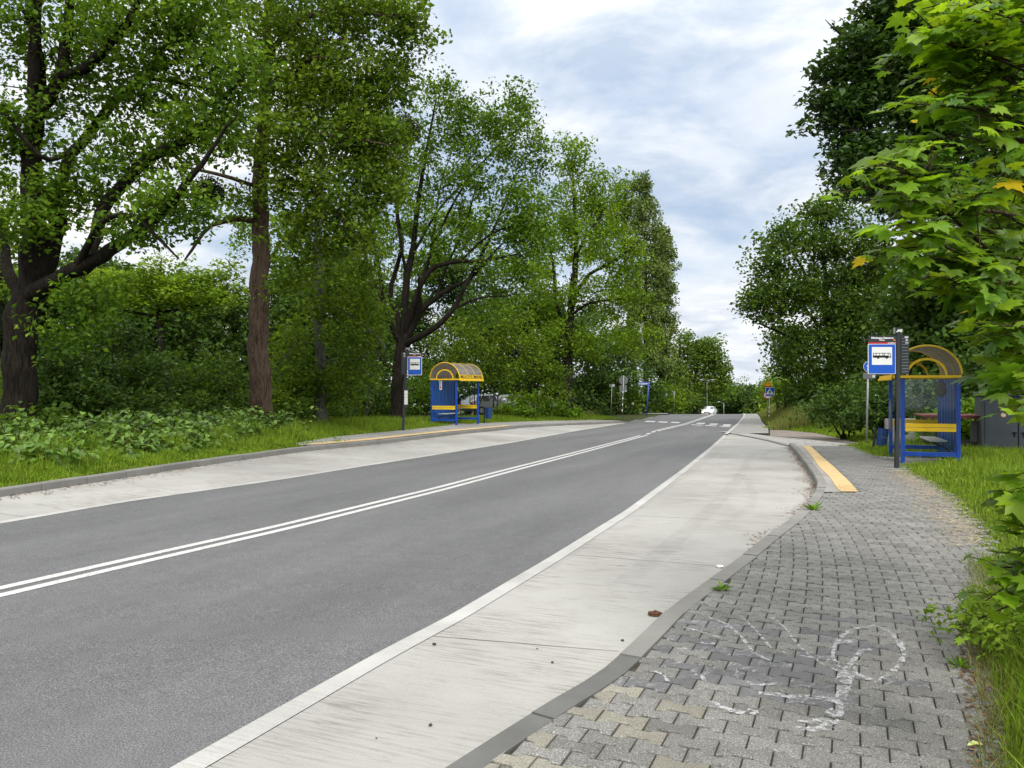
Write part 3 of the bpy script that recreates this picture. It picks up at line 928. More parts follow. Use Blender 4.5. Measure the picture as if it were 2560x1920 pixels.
# ---- shelters
def shelter(A, hd, side, L, Wd, H, rise, label, notice=False, over=.22):
    """A: foot of the near front post; hd: direction of the kerb; side: +1 stands right of the road, -1 left"""
    h = Vector((math.sin(hd), math.cos(hd), 0)); n = Vector((math.cos(hd), -math.sin(hd), 0)) * side
    t = thing('bus_shelter', A, label, 'bus shelter', 'bus shelters')
    P_ = lambda u, v, z: h * u + n * v + Vector((0, 0, z))
    def bar(mb, a, b, w_, d, m=0):
        """rectangular section from a to b (u,v,z)"""
        a, b = P_(*a), P_(*b); ax = (b - a); ln = ax.length; ax = ax / ln
        up = Vector((0, 0, 1)) if abs(ax.z) < .9 else h
        sd_ = ax.cross(up).normalized(); up = sd_.cross(ax)
        M = Matrix((sd_, ax, up)).transposed().to_4x4(); M.translation = (a + b) / 2
        return mb.box((0, 0, 0), (w_, ln, d), M=M, m=m, bev=min(w_, d) * .08)
    for u, v in ((0, 0), (L, 0), (0, Wd), (L, Wd)):
        b = MB(); bar(b, (u, v, -.15), (u, v, H), .085, .085); b.build('post', MB_['blue'], t)
    b = MB()
    bar(b, (0, .045, .24), (0, Wd - .045, .24), .06, .10); b.build('bottom_rail', MB_['blue'], t)
    b = MB(); bar(b, (L, .045, .24), (L, Wd - .045, .24), .06, .10); b.build('bottom_rail', MB_['blue'], t)
    b = MB(); bar(b, (.045, Wd, .24), (L - .045, Wd, .24), .06, .10); b.build('bottom_rail', MB_['blue'], t)
    # eaves frame
    b = MB()
    f0, f1 = -over, Wd + .06
    for u in (-.08, L + .08): bar(b, (u, f0, H + .03), (u, f1, H + .03), .06, .06)
    for v in (f0 + .03, f1 - .03): bar(b, (-.05, v, H + .029), (L + .05, v, H + .029), .055, .055)
    b.build('eaves_frame', MB_['yellow'], t)
    # arched roof
    rc, rr = (f0 + f1) / 2, (f1 - f0) / 2
    arc = lambda a, k=1.0: (rc - rr * k * math.cos(a), H + .06 + rise * k * math.sin(a))
    N = 22; V = []; F = []
    us = [-.10, L + .10]
    for off in (0, .008):
        for u in us:
            for k in range(N + 1):
                v, z = arc(math.pi * k / N); V.append(P_(u, v, z + off))
    q = N + 1
    for k in range(N):
        F += [(k, k + 1, q + k + 1, q + k), (2 * q + k, 3 * q + k, 3 * q + k + 1, 2 * q + k + 1)]
    b = MB(); b.add(V, F, sm=True); b.build('roof_panel', MB_['poly'], t)
    for j, u in enumerate((-.10, L * .34, L * .67, L + .10)):
        b = MB(); th = .022 if j in (0, 3) else .012
        b.tube([P_(u, *arc(math.pi * k / 26)) + Vector((0, 0, .012)) for k in range(27)], th, 6)
        b.build('roof_hoop', MB_['yellow'], t)
    for u in (-.08, L + .08):
        b = MB()
        pts = [arc(math.pi * k / 20, .56) for k in range(21)]
        for k in range(20):
            bar(b, (u, pts[k][0], pts[k][1]), (u, pts[k + 1][0], pts[k + 1][1]), .035, .055)
        b.build('gable_arch', MB_['yellow'], t)
    # name board along the road side, tilted outwards
    fv, fz = f0 - .02, H + .10
    a0, a1 = P_(-.12, fv, H - .01), P_(L + .12, fv, H - .01)
    tilt = n * .04 + Vector((0, 0, .27))
    b = MB(); d = -n * .02
    V = [a0, a1, a1 + tilt, a0 + tilt]; V += [p + d for p in V]
    b.add(V, [(0, 1, 2, 3), (7, 6, 5, 4), (0, 4, 5, 1), (1, 5, 6, 2), (2, 6, 7, 3), (3, 7, 4, 0)])
    nbd = b.build('name_board', MB_['yellow'], t)
    tx = h if side < 0 else -h
    me = text_mesh('MIKULCZYCE CMENTARZ', .22, width=L + .05, ext=.002, bold=.003)
    zax = -n * math.cos(.15) + Vector((0, 0, math.sin(.15))); upv = tilt.normalized()
    M = Matrix((tx, upv, zax)).transposed().to_4x4(); M.translation = (a0 + a1) / 2 + tilt * .58 + d * 1.25
    me.transform(M); me.materials.clear(); me.materials.append(MB_['black']); link('lettering', me, nbd)
    # lower lip of the board
    b = MB(); bar(b, (-.12, fv - .02, H - .02), (L + .12, fv - .02, H - .02), .05, .05); b.build('board_lip', MB_['yellow'], nbd)
    # corrugated back wall
    N = int(L / .036); V = []; F = []
    for k in range(N + 1):
        u = .05 + (L - .1) * k / N
        ph = (u / .36) % 1.0
        dv = .035 * (1 if ph < .42 else 0 if ph > .58 and ph < .92 else .5)
        for z in (.30, H - .03): V.append(P_(u, Wd - .05 + dv, z))
    for k in range(N): F.append((2 * k, 2 * k + 2, 2 * k + 3, 2 * k + 1))
    b = MB(); b.add(V, F); bp = b.build('back_panel', MB_['panel'], t)
    # gable glazing and guard rails
    for u in (0, L):
        b = MB(); V = [P_(u, .05, .30), P_(u, Wd - .05, .30), P_(u, Wd - .05, H - .02), P_(u, .05, H - .02)]
        b.add(V, [(0, 1, 2, 3)]); gp_ = b.build('gable_glass', MB_['glass'], t)
        for z in (.80, .895):
            b = MB(); bar(b, (u - .045, .05, z), (u - .045, Wd - .05, z), .022, .085); b.build('guard_rail', MB_['yellow'], t)
    # bench
    b = MB(); bar(b, (L * .14, Wd - .33, .52), (L * .86, Wd - .33, .52), .34, .035); be = b.build('bench_seat', MB_['bench'], t)
    for u in (L * .25, L * .75):
        b = MB(); bar(b, (u, Wd - .08, .30), (u, Wd - .42, .495), .04, .04); bar(b, (u, Wd - .10, .49), (u, Wd - .45, .492), .035, .03)
        b.build('bench_bracket', MB_['anth'], be)
    if notice:
        b = MB(); V = [P_(-.06, Wd * .66, H - .48), P_(-.06, Wd * .57, H - .48), P_(-.06, Wd * .57, H - .03), P_(-.06, Wd * .66, H - .03)]
        V += [p + h * .015 for p in V]
        b.add(V, [(0, 1, 2, 3), (7, 6, 5, 4), (0, 4, 5, 1), (1, 5, 6, 2), (2, 6, 7, 3), (3, 7, 4, 0)]); nb = b.build('notice_plate', MB_['paper'], t)
        for z0, z1, m in ((.30, .42, 'galv'), (.20, .28, 'galv'), (.12, .18, 'rustred'), (.05, .11, 'red')):
            b = MB(); V = [P_(-.064, Wd * .645, H - .48 + z0), P_(-.064, Wd * .585, H - .48 + z0), P_(-.064, Wd * .585, H - .48 + z1), P_(-.064, Wd * .645, H - .48 + z1)]
            b.add(V, [(0, 1, 2, 3)]); b.build('printed_block', MB_[m], nb)
    return t, P_
frR = Frame(2257, 1160, .10)
shR, PR = shelter(frR.p, R(20), 1, 2.3, 1.12, 1.97, .66, 'blue and yellow bus shelter behind the hanging maple branches on the right')
frL = Frame(1141, 1063, .13)
shL, PL = shelter(frL.p, R(24), -1, 2.35, 1.37, 2.2, .78, 'blue and yellow bus shelter on the far side, its name board facing the road', notice=True)
print('shelters', frR.p, frL.p)
# paved floor of each shelter
def floor_pad(A, hd, side, L, Wd):
    h = Vector((math.sin(hd), math.cos(hd), 0)); n = Vector((math.cos(hd), -math.sin(hd), 0)) * side
    V = []; F = []
    N = 6
    for i in range(N + 1):
        for j in range(N + 1):
            p = A + h * (-.15 + (L + .3) * i / N) + n * (-1.3 + (Wd + 1.25) * j / N)
            V.append((p.x, p.y, max(float(land(p.x, p.y)) + .035, float(g(p.x, p.y)) + .118)))
    for i in range(N):
        for j in range(N): F.append((i * (N + 1) + j, (i + 1) * (N + 1) + j, (i + 1) * (N + 1) + j + 1, i * (N + 1) + j + 1))
    me = bpy.data.meshes.new('shelter_floor'); me.from_pydata(V, [], F); me.materials.append(MA['slab'])
    tag(link('shelter_floor', me), kind='structure')
floor_pad(frR.p, R(20), 1, 2.3, 1.12); floor_pad(frL.p, R(24), -1, 2.35, 1.37)
# sack hanging inside the right shelter
p = frR.p + PR(.45, .86, 1.72)
b = MB(); pts = [(0, 0, .20), (0, 0, .15), (.0, 0, .10), (.01, 0, -.02), (.02, 0, -.14), (.01, 0, -.2)]
bm = bmesh.new(); bmesh.ops.create_icosphere(bm, subdivisions=3, radius=1)
for v in bm.verts:
    q = v.co.copy(); k = 1 + .16 * math.sin(q.x * 5 + q.z * 4) + .10 * math.sin(q.y * 9 + q.z * 7)
    tp = 1 - .35 * max(0, q.z)
    v.co = Vector((q.x * .115 * k * tp, q.y * .10 * k * tp, q.z * .19))
b.bm(bm, 0, True); b.tube([(0, 0, .15), (.01, 0, .24), (0, .0, .30)], .008, 6)
hb = b.build('hanging_sack', MB_['sack'], None, p); tag(hb, 'lumpy olive brown sack hanging under the roof of the right shelter', 'sack')

# ---- litter bins
def bin_(base, top, c, wpx, hpx, tilt, label, off):
    fr = Frame(*base, off)
    t = thing('litter_bin', fr.p, label, 'litter bin', 'litter bins')
    b = MB(); x1, z1 = fr.x(top[0]), fr.z(top[1])
    b.tube([(0, .06, -.15), (x1, .06, z1)], [.038, .038], 8, sm=False); b.build('post', MB_['anth'], t)
    r = wpx * fr.s / 2; hh = hpx * fr.s; cx, cz = fr.x(c[0]), fr.z(c[1])
    M = Matrix.Translation((cx, 0, cz)) @ Matrix.Rotation(R(tilt), 4, 'Y')
    N = 28
    prof = [(r * .90, -hh / 2), (r * .97, -hh / 2 + .02), (r, -hh * .1), (r * 1.0, hh / 2 - .02), (r * 1.03, hh / 2), (r * .94, hh / 2), (r * .92, -hh / 2 + .05)]
    V = [M @ Vector((pr * math.cos(2 * math.pi * k / N), pr * math.sin(2 * math.pi * k / N), z)) for pr, z in prof for k in range(N)]
    F = [(i * N + k, i * N + (k + 1) % N, (i + 1) * N + (k + 1) % N, (i + 1) * N + k) for i in range(len(prof) - 1) for k in range(N)]
    F.append(tuple(range(N - 1, -1, -1))); F.append(tuple((len(prof) - 1) * N + k for k in range(N)))
    b = MB(); b.add(V, F, sm=False); bo = b.build('bin_body', MB_['binblue'], t)
    return t, M, r, bo
tb, Mb, rb_, bo = bin_((2183, 1128), (2192, 1068), (2206, 1093), 25, 44, 9, 'tilted dark blue litter bin on a post beside the right shelter', .08)
me = text_mesh('ZABRZE', .07, bold=.002)
co = np.zeros(len(me.vertices) * 3, np.float32); me.vertices.foreach_get('co', co); co = co.reshape(-1, 3)
a = co[:, 0] / rb_ - math.pi / 2 + .25
co = np.stack([np.cos(a) * (rb_ * 1.012), np.sin(a) * (rb_ * 1.012), co[:, 1]], 1).astype(np.float32)
me.vertices.foreach_set('co', co.ravel()); me.transform(Mb); me.materials.clear(); me.materials.append(MB_['galv']); link('lettering', me, bo)
bin_((1210, 1058), (1211.5, 1019), (1222, 1032.5), 16.5, 27, 2, 'upright dark blue litter bin beside the left shelter', .13)

# ---- road signs
def signpost(name, base, topy, off, label, cat, leanpx=0, r=.03, stripes=False, depth=None, group=None):
    if depth is None: fr = Frame(*base, off)
    else:
        fr = Frame.__new__(Frame); fr.p = W(base[0], base[1], depth); fr.bx, fr.by = base; fr.s = depth / FPX
    t = thing(name, fr.p, label, cat, group)
    z1 = fr.z(topy); lx = leanpx * fr.s
    b = MB(); b.tube([(0, 0, -.3), (lx, 0, z1)], [r, r], 10); po = b.build('pole', MB_['galv'], t)
    if stripes:
        for k in range(4):
            u0, u1 = .03 + k * .16, .10 + k * .16
            b = MB(); b.tube([(lx * u0, 0, z1 * u0), (lx * u1, 0, z1 * u1)], [r * 1.08] * 2, 10); b.build('white_band', MB_['white'], po)
    return fr, t
SG = 'road signs along the street'
# pedestrians-only disc behind the right stop sign
fr, t = signpost('road_sign', (2165.7, 1112), 903, .06, 'grey pole with a round blue sign partly behind the right stop sign', 'road sign', 5.5, .032, group=SG)
b = MB(); plate(b, disc(fr.x(2171), fr.z(916.7), 13.4 * fr.s), -.045, -.035); d = b.build('sign_disc', MB_['white'], t)
b = MB(); plate(b, disc(fr.x(2171), fr.z(916.7), 12.6 * fr.s), -.049, -.0455); b.build('blue_field', MB_['signblue'], d)
b = MB(); plate(b, disc(fr.x(2170), fr.z(909.5), 1.6 * fr.s, 12), -.052, -.0495)
plate(b, [(fr.x(x), fr.z(y)) for x, y in ((2168, 911.5), (2172, 911.5), (2173, 918), (2174, 926), (2171.8, 926), (2170.4, 919), (2168.6, 926), (2166.4, 926), (2168, 918), (2166, 917), (2166.6, 913))], -.0525, -.0495)
b.build('walker_symbol', MB_['white'], d)
b = MB(); plate(b, fr.r(2156.5, 2188, 932, 946.5), -.045, -.038); pl_ = b.build('backed_plate', MB_['greyback'], t)
b = MB(); plate(b, fr.r(2180, 2186, 938, 944), -.048, -.0455); b.build('sticker', MB_['bench'], pl_)
# crossing sign and the signs behind it
fr, t = signpost('road_sign', (1922.7, 1055), 989, .05, 'square blue pedestrian crossing sign on a banded pole by the right pavement', 'road sign', 1.2, .035, True, group=SG)
k5 = lambda x, y: (fr.x(1880 + x / 13.825), fr.z(940 + y / 13.825))
b = MB(); plate(b, [k5(462, 388), k5(768, 388), k5(768, 692), k5(462, 692)], -.06, -.045); d = b.build('sign_panel', MB_['white'], t)
b = MB(); plate(b, [k5(474, 402), k5(755, 402), k5(755, 680), k5(474, 680)], -.066, -.061); b.build('blue_field', MB_['signblue'], d)
b = MB(); plate(b, [k5(605, 418), k5(742, 636), k5(470, 636)], -.072, -.067); tri = b.build('white_triangle', MB_['white'], d)
b = MB(); plate(b, [k5(612 + 16 * math.cos(a), 482 + 18 * math.sin(a)) for a in np.linspace(0, 6.283, 10, endpoint=False)], -.078, -.073)
plate(b, [k5(*q) for q in ((600, 498), (626, 498), (660, 540), (650, 548), (626, 526), (630, 560), (662, 618), (646, 622), (612, 572), (582, 622), (566, 618), (598, 556), (598, 524), (576, 552), (568, 544))], -.0785, -.073)
b.build('walker_symbol', MB_['black'], d)
dd = fr.p.y + 3.0
fr, t = signpost('road_sign', (1918.7, 1052), 952, 0, 'amber warning triangle above a red ringed round sign, behind the crossing sign', 'road sign', .8, .035, depth=dd, group=SG)
b = MB(); plate(b, [k5(540, 140), k5(700, 396), k5(395, 396)], -.05, -.04); d = b.build('warning_triangle', MB_['red'], t)
b = MB(); plate(b, [k5(540, 172), k5(664, 384), k5(420, 384)], -.056, -.051); b.build('amber_field', MB_['orange'], d)
b = MB(); plate(b, [k5(*q) for q in ((428, 382), (655, 382), (640, 366), (600, 345), (575, 350), (545, 374), (520, 352), (490, 345), (450, 366))], -.060, -.0565); b.build('bump_symbol', MB_['black'], d)
b = MB(); plate(b, [k5(540 + 168 * math.cos(a), 665 + 135 * math.sin(a)) for a in np.linspace(0, 6.283, 28, endpoint=False)], -.05, -.04); d = b.build('prohibition_disc', MB_['red'], t)
b = MB(); plate(b, [k5(540 + 134 * math.cos(a), 665 + 104 * math.sin(a)) for a in np.linspace(0, 6.283, 28, endpoint=False)], -.056, -.051); b.build('white_field', MB_['white'], d)
b = MB()
for cx in (480, 580): plate(b, [k5(cx + 32 * math.cos(a), 680 + 28 * math.sin(a)) for a in np.linspace(0, 6.283, 14, endpoint=False)], -.060, -.0565)
plate(b, [k5(440, 640), k5(640, 640), k5(640, 668), k5(440, 668)], -.0605, -.0565); b.build('axle_symbol', MB_['signblue'], d)
# backs of the signs on the far left corner
fr, t = signpost('road_sign', (1526.8, 1039), 961, .10, 'thin grey pole with a small plate, leftmost sign pole at the side road', 'road sign', 3.2, .03, group=SG)
b = MB(); plate(b, fr.r(1523.5, 1537, 960, 967.2), .035, .045); d = b.build('sign_plate', MB_['greyback'], t)
b = MB(); plate(b, fr.r(1532, 1536, 961.5, 966), .028, .034); b.build('sticker', MB_['bench'], d)
fr, t = signpost('road_sign', (1555.3, 1033.5), 938.5, .10, 'pole with the grey backs of a round sign and a square plate', 'road sign', 3.8, .045, True, depth=76, group=SG)
b = MB(); plate(b, disc(fr.x(1559), fr.z(950.6), 11.3 * fr.s), .045, .055); b.build('sign_disc', MB_['greyback'], t)
b = MB(); plate(b, fr.r(1549.5, 1567, 963.2, 980), .045, .055); d = b.build('sign_plate', MB_['greyback'], t)
b = MB(); plate(b, fr.r(1563, 1566, 976.5, 979), .036, .044); b.build('sticker', MB_['bench'], d)
dd = fr.p.y + 6
fr, t = signpost('road_sign', (1549.8, 1030), 979, 0, 'small give way triangle on a thin pole, half hidden behind the grey sign backs', 'road sign', 1.5, .035, depth=dd, group=SG)
b = MB(); plate(b, [(fr.x(1545), fr.z(979.3)), (fr.x(1558), fr.z(979.3)), (fr.x(1551.5), fr.z(989.5))], -.05, -.04); d = b.build('sign_triangle', MB_['red'], t)
b = MB(); plate(b, [(fr.x(1547.6), fr.z(980.6)), (fr.x(1555.4), fr.z(980.6)), (fr.x(1551.5), fr.z(986.6))], -.056, -.051); b.build('white_field', MB_['white'], d)
fr, t = signpost('street_name_sign', (1616.5, 1031), 956, .10, 'blue street name sign on a leaning blue post at the side road', 'street sign', 5.0, .06, depth=78)
t.children[0].data.materials[0] = MB_['streetblue']
b = MB(); plate(b, fr.r(1596.5, 1622, 955.6, 962.4), -.03, -.015); d = b.build('name_plate', MB_['streetblue'], t)
b = MB(); plate(b, fr.r(1596.0, 1622.5, 955.1, 962.9), -.014, -.008); b.build('plate_rim', MB_['galv'], d)
facing(text_mesh('ul. Brygadzistów', 5 * fr.s, width=21 * fr.s, bold=.006), 'lettering', MB_['white'], d, fr.x(1608.5), -.033, fr.z(959.2))
fr, t = signpost('road_sign', (1685, 1024), 978, 0, 'lone grey pole with a small sign back, farthest along the left verge', 'road sign', .5, .035, depth=90, group=SG)
b = MB(); plate(b, fr.r(1682, 1689, 978.5, 986), .04, .05); b.build('sign_plate', MB_['greyback'], t)
fr, t = signpost('road_sign', (1348, 1020), 974, 0, 'small white and red sign among the bushes left of the road', 'road sign', 0, .03, depth=64, group=SG)
b = MB(); plate(b, [(fr.x(1344.5), fr.z(985.5)), (fr.x(1352.5), fr.z(985.5)), (fr.x(1350), fr.z(976)), (fr.x(1347), fr.z(976))], -.05, -.04); d = b.build('sign_plate', MB_['white'], t)
b = MB(); plate(b, fr.r(1345.5, 1351.5, 985.6, 989), -.05, -.04); b.build('red_band', MB_['red'], t)
# street lamps beyond the crest
def lamp(px, topy, depth, label, dbl):
    x = W(px, 960, depth).x; z0 = float(g(x, depth))
    t = thing('street_lamp', (x, depth, z0), label, 'street lamp', 'street lamps beyond the crest')
    zt = W(px, topy, depth).z - z0
    b = MB(); b.tube([(0, 0, -.3), (0, 0, zt * .5), (0, 0, zt)], [.09, .07, .045], 8); b.build('pole', MB_['galv'], t)
    for s in ((-1, 1) if dbl else (-1,)):
        b = MB(); b.tube([(0, 0, zt - .1), (s * .35, 0, zt + .12), (s * .8, 0, zt + .18)], .03, 6); a = b.build('arm', MB_['galv'], t)
        b = MB(); b.box((s * .95, 0, zt + .17), (.55, .22, .09), bev=.02); b.build('lamp_head', MB_['lampglass'], a)
lamp(1767.6, 952, 128, 'tall street lamp rising behind the white car', True)
lamp(1809.5, 1007, 140, 'shorter street lamp to the right of the white car', False)
# stakes by the parked cars
for px, yb, yt, lb in ((1233, 1016, 985, 'thin dark stake in front of the silver parked car'), (1243, 1016, 990, 'pair of dark stakes at the nose of the silver parked car')):
    q = W(px, yb, 52.5)
    t = thing('stake', (q.x, q.y, q.z - .4), lb, 'stake', 'stakes by the parked cars')
    b = MB(); b.tube([(0, 0, 0), (.05, 0, (yb - yt) * 52.5 / FPX + .4)], .05, 7)
    if 'pair' in lb: b.tube([(.22, .1, 0), (.2, .1, .95)], .04, 7)
    b.build('stake_pole', MB_['black'], t)

# ---- cars
def car(loc, rz, paint, label, lights, group):
    t = thing('car', loc, label, 'car', group, rz)
    # stations along y (front at -y): y, half width, sill z, belt z, roof z, roof half width
    S = [(-2.12, .62, .42, .62, .64, .50), (-2.02, .76, .30, .70, .74, .62), (-1.70, .84, .24, .82, .88, .70), (-1.05, .87, .22, .90, 1.00, .74), (-.82, .875, .22, .93, 1.06, .74),
         (-.15, .88, .22, .95, 1.44, .60), (.45, .88, .22, .96, 1.49, .61), (1.15, .88, .22, .97, 1.45, .60), (1.62, .87, .24, .98, 1.32, .58), (1.95, .84, .28, .98, 1.04, .66), (2.08, .76, .34, .86, .90, .60), (2.12, .66, .44, .70, .72, .5)]
    ring = []
    for y, w_, zs, zb, zr, wr in S:
        ring.append([(-w_ * .92, y, zs), (-w_, y, zs + .16), (-w_ * 1.0, y, (zs + zb) / 2 + .1), (-w_ * .965, y, zb), (-wr - (w_ - wr) * .12, y, zr - (zr - zb) * .14), (-wr * .72, y, zr), (0, y, zr + .02),
                     (wr * .72, y, zr), (wr + (w_ - wr) * .12, y, zr - (zr - zb) * .14), (w_ * .965, y, zb), (w_, y, (zs + zb) / 2 + .1), (w_, y, zs + .16), (w_ * .92, y, zs)])
    n = 13; V = [p for r in ring for p in r]
    F = []
    for i in range(len(S) - 1):
        for j in range(n - 1): F.append((i * n + j, i * n + j + 1, (i + 1) * n + j + 1, (i + 1) * n + j))
        F.append((i * n + n - 1, i * n, (i + 1) * n, (i + 1) * n + n - 1))
    F.append(tuple(range(n))); F.append(tuple((len(S) - 1) * n + j for j in range(n - 1, -1, -1)))
    b = MB(); b.add(V, F, sm=True); body = b.build('body', MB_[paint], t)
    def patch(name, quads, mat, off=.006, inset=.10, parent=t):
        b = MB()
        for q in quads:
            P_ = [Vector(V[k]) for k in q]; c = sum(P_, Vector()) / len(P_)
            nn = (P_[1] - P_[0]).cross(P_[2] - P_[0]).normalized()
            if nn.dot(c - Vector((0, c.y, .7))) < 0 and abs(nn.x) > .3: nn = -nn
            if abs(nn.x) <= .3 and nn.z < 0: nn = -nn
            b.add([p_ + (c - p_) * inset + nn * off for p_ in P_], [tuple(range(len(P_)))])
        return b.build(name, MB_[mat], parent)
    I = lambda i, j: i * n + j
    patch('windscreen', [(I(4, 4), I(5, 4), I(5, 5), I(4, 5)), (I(4, 5), I(5, 5), I(5, 7), I(4, 7)), (I(4, 7), I(5, 7), I(5, 8), I(4, 8))], 'carglass', .008, .02)
    patch('rear_window', [(I(8, 5), I(9, 5), I(9, 7), I(8, 7)), (I(8, 4), I(9, 4), I(9, 5), I(8, 5)), (I(8, 7), I(9, 7), I(9, 8), I(8, 8))], 'carglass', .008, .03)
    for j0, j1 in ((3, 4), (9, 8)):
        for i in (5, 6, 7): patch('side_window', [(I(i, j0), I(i + 1, j0), I(i + 1, j1), I(i, j1))], 'carglass', .008, .08)
    for sx in (-1, 1):
        for y in (-1.32, 1.28):
            b = MB(); N = 20
            prof = [(.20, -.105), (.29, -.11), (.32, -.07), (.32, .07), (.29, .11), (.20, .105)]
            VV = [(sx * .79 + z, y + r_ * math.cos(2 * math.pi * k / N), .32 + r_ * math.sin(2 * math.pi * k / N)) for r_, z in prof for k in range(N)]
            FF = [(i * N + k, i * N + (k + 1) % N, (i + 1) * N + (k + 1) % N, (i + 1) * N + k) for i in range(5) for k in range(N)]
            b.add(VV, FF); wh = b.build('wheel', MB_['tyre'], t)
            b = MB(); b.add([(sx * .88, y + .2 * math.cos(2 * math.pi * k / N), .32 + .2 * math.sin(2 * math.pi * k / N)) for k in range(N)], [tuple(range(N))]); b.build('rim', MB_['rim'], wh)
        b = MB(); b.box((sx * .60, -2.04, .66), (.30, .12, .13), bev=.03, rz=sx * .35); b.build('headlight', MB_['lamp' if lights else 'lampglass'], t)
        b = MB(); b.box((sx * .58, -2.06, .36), (.16, .10, .07), bev=.02); b.build('fog_light', MB_['amberlamp' if lights else 'lampglass'], t)
        b = MB(); b.box((sx * .70, 2.03, .84), (.18, .12, .20), bev=.03); b.build('tail_light', MB_['tail'], t)
        b = MB(); b.box((sx * .98, -.72, 1.0), (.18, .09, .13), bev=.03); b.build('door_mirror', MB_[paint], t)
    b = MB(); b.box((0, -2.12, .60), (.74, .06, .15), bev=.02); b.build('grille', MB_['black'], t)
    b = MB(); b.box((0, -2.13, .34), (1.0, .06, .12), bev=.02); b.build('air_intake', MB_['black'], t)
    b = MB(); b.box((0, -2.165, .45), (.52, .012, .11)); b.build('number_plate', MB_['white'], t)
    b = MB(); b.box((0, 2.135, .62), (.52, .02, .11)); b.build('number_plate', MB_['white'], t)
    return t
q = W(1773, 1000, 114)
car((q.x, 114, float(g(q.x, 114)) - .02), R(-24), 'carwhite', 'white car coming over the crest with its headlights on', True, 'cars in view')
q = W(1222, 1000, 57)
car((q.x, 57, EYE - (985 - 970) * 57 / FPX - 1.50), R(128), 'carsilver', 'silver parked car behind the left shelter and bushes, with its rear window to the road', False, 'cars in view')
q = W(1290, 1000, 63)
car((q.x, 63, EYE - (985.5 - 970) * 63 / FPX - 1.50), R(128), 'carsilver', 'second silver parked car, only its roof showing above the bushes', False, 'cars in view')

# ---- grey cabinet, timber stand and concrete slabs behind the right shelter
A = GP(2454, 1141, .06)
hd = R(-24)
t = thing('equipment_cabinet', A, 'dark grey metal cabinet with double doors beside the right shelter', 'cabinet', None, hd)
cw, cd, chh = 2.6, 1.3, 1.62
b = MB(); b.box((cw / 2, cd / 2, chh / 2 - .05), (cw, cd, chh + .1), bev=.012); b.build('cabinet_body', MB_['cab'], t)
b = MB(); b.box((cw / 2, cd / 2, chh + .05), (cw + .1, cd + .1, .09), bev=.015); b.build('roof', MB_['cab'], t)
for x0 in (.09, .86, 1.70):
    b = MB(); b.box((x0 + .36, -.006, .78), (.74, .03, 1.44), bev=.006); dr = b.build('door', MB_['cab'], t)
    b = MB(); b.box((x0 + (.10 if x0 > .5 else .66), -.035, .66), (.10, .03, .025), bev=.006); b.box((x0 + (.10 if x0 > .5 else .66), -.03, .60), (.03, .025, .10), bev=.006); b.build('handle', MB_['cabdark'], dr)
    b = MB(); b.box((x0 + .745, -.004, .78), (.022, .02, 1.46)); b.build('door_gap', MB_['cabdark'], dr)
b = MB(); plate(b, disc(.50, 1.12, .062, 20), -.028, -.022); st_ = b.build('warning_sticker', MB_['orange'], t)
b = MB(); plate(b, disc(.50, 1.12, .046, 20), -.031, -.0285); b.build('sticker_face', MB_['bench'], st_)
# timber stand with a rusty roof
B0 = W(2330, 1118, 21.5)
zb = float(land(B0.x, B0.y)); t = thing('roofed_stand', (B0.x, B0.y, zb), 'low timber stand with a rusty red roof between the right shelter and the grey cabinet', 'wooden stand', None, R(-16))
for x, y in ((0, 0), (1.5, 0), (0, 1.0), (1.5, 1.0)):
    b = MB(); b.tube([(x, y, -.2), (x + .02, y, 1.0)], .05, 6, sm=False); b.build('post', MB_['wood'], t)
b = MB(); b.box((.75, .5, 1.06), (1.95, 1.4, .05), bev=.01); b.box((.75, -.19, 1.02), (1.95, .03, .07)); b.build('roof', MB_['rustred'], t)
b = MB(); b.box((.75, 0, .25), (1.5, .05, .10)); b.box((.75, 1.0, .25), (1.5, .05, .10)); b.box((.75, .5, .32), (1.5, 1.0, .04)); b.build('shelf', MB_['wood'], t)
b = MB(); b.box((1.35, .3, .42), (.62, .07, 1.0), bev=.01); b.build('side_panel', MB_['conc'], t)
b = MB(); b.tube([(1.12, -.15, -.1), (1.2, -.1, 1.0)], .045, 6, sm=False); b.build('brace', MB_['wood'], t)
for px, wpx, yt, yb, d, lb in ((2227, 24, 1047, 1120, 24.0, 'pale concrete slab behind the tilted litter bin'), (2268, 40, 1046, 1110, 24.6, 'stained concrete slab seen through the clear end of the right shelter')):
    q = W(px, yb, d); z0 = float(land(q.x, q.y)) - .1
    zt = W(px, yt, d).z
    b = MB(); b.box((0, 0, (zt - z0) / 2), (wpx * d / FPX, .14, zt - z0), bev=.015)
    o = b.build('concrete_slab', MB_['conc'], None, (q.x, q.y, z0)); o.rotation_euler = (R(-4), 0, R(-12)); tag(o, lb, 'concrete slab', 'concrete slabs')

# ---- small things lying about
def lump(name, px, py, off, r, flat, mat, label, cat, seed, group=None):
    p = GP(px, py, off); rn = random.Random(seed)
    bm = bmesh.new(); bmesh.ops.create_icosphere(bm, subdivisions=2, radius=r)
    for v in bm.verts:
        v.co *= rn.uniform(.75, 1.2); v.co.z = max(v.co.z * flat, -r * flat * .6) + r * flat * .55
    b = MB(); b.bm(bm); o = b.build(name, mat, None, p); tag(o, label, cat, group); return o
stone = plain('dark_stone', (.06, .055, .05), .9, .2, var=.4, scale=40)
for k, (x, y, r) in enumerate([(1911, 1360, .022), (1086, 1612, .02), (1343, 1622, .009), (1381, 1657, .014), (1076, 1814, .016), (941, 1846, .007), (1556, 1602, .018), (1872, 1373, .012)]):
    lump('pebble', x, y, .002, r * .62, .7, stone, 'dark pebble lying loose on the pale concrete of the right bus bay', 'pebble', 50 + k, 'pebbles on the bus bay')
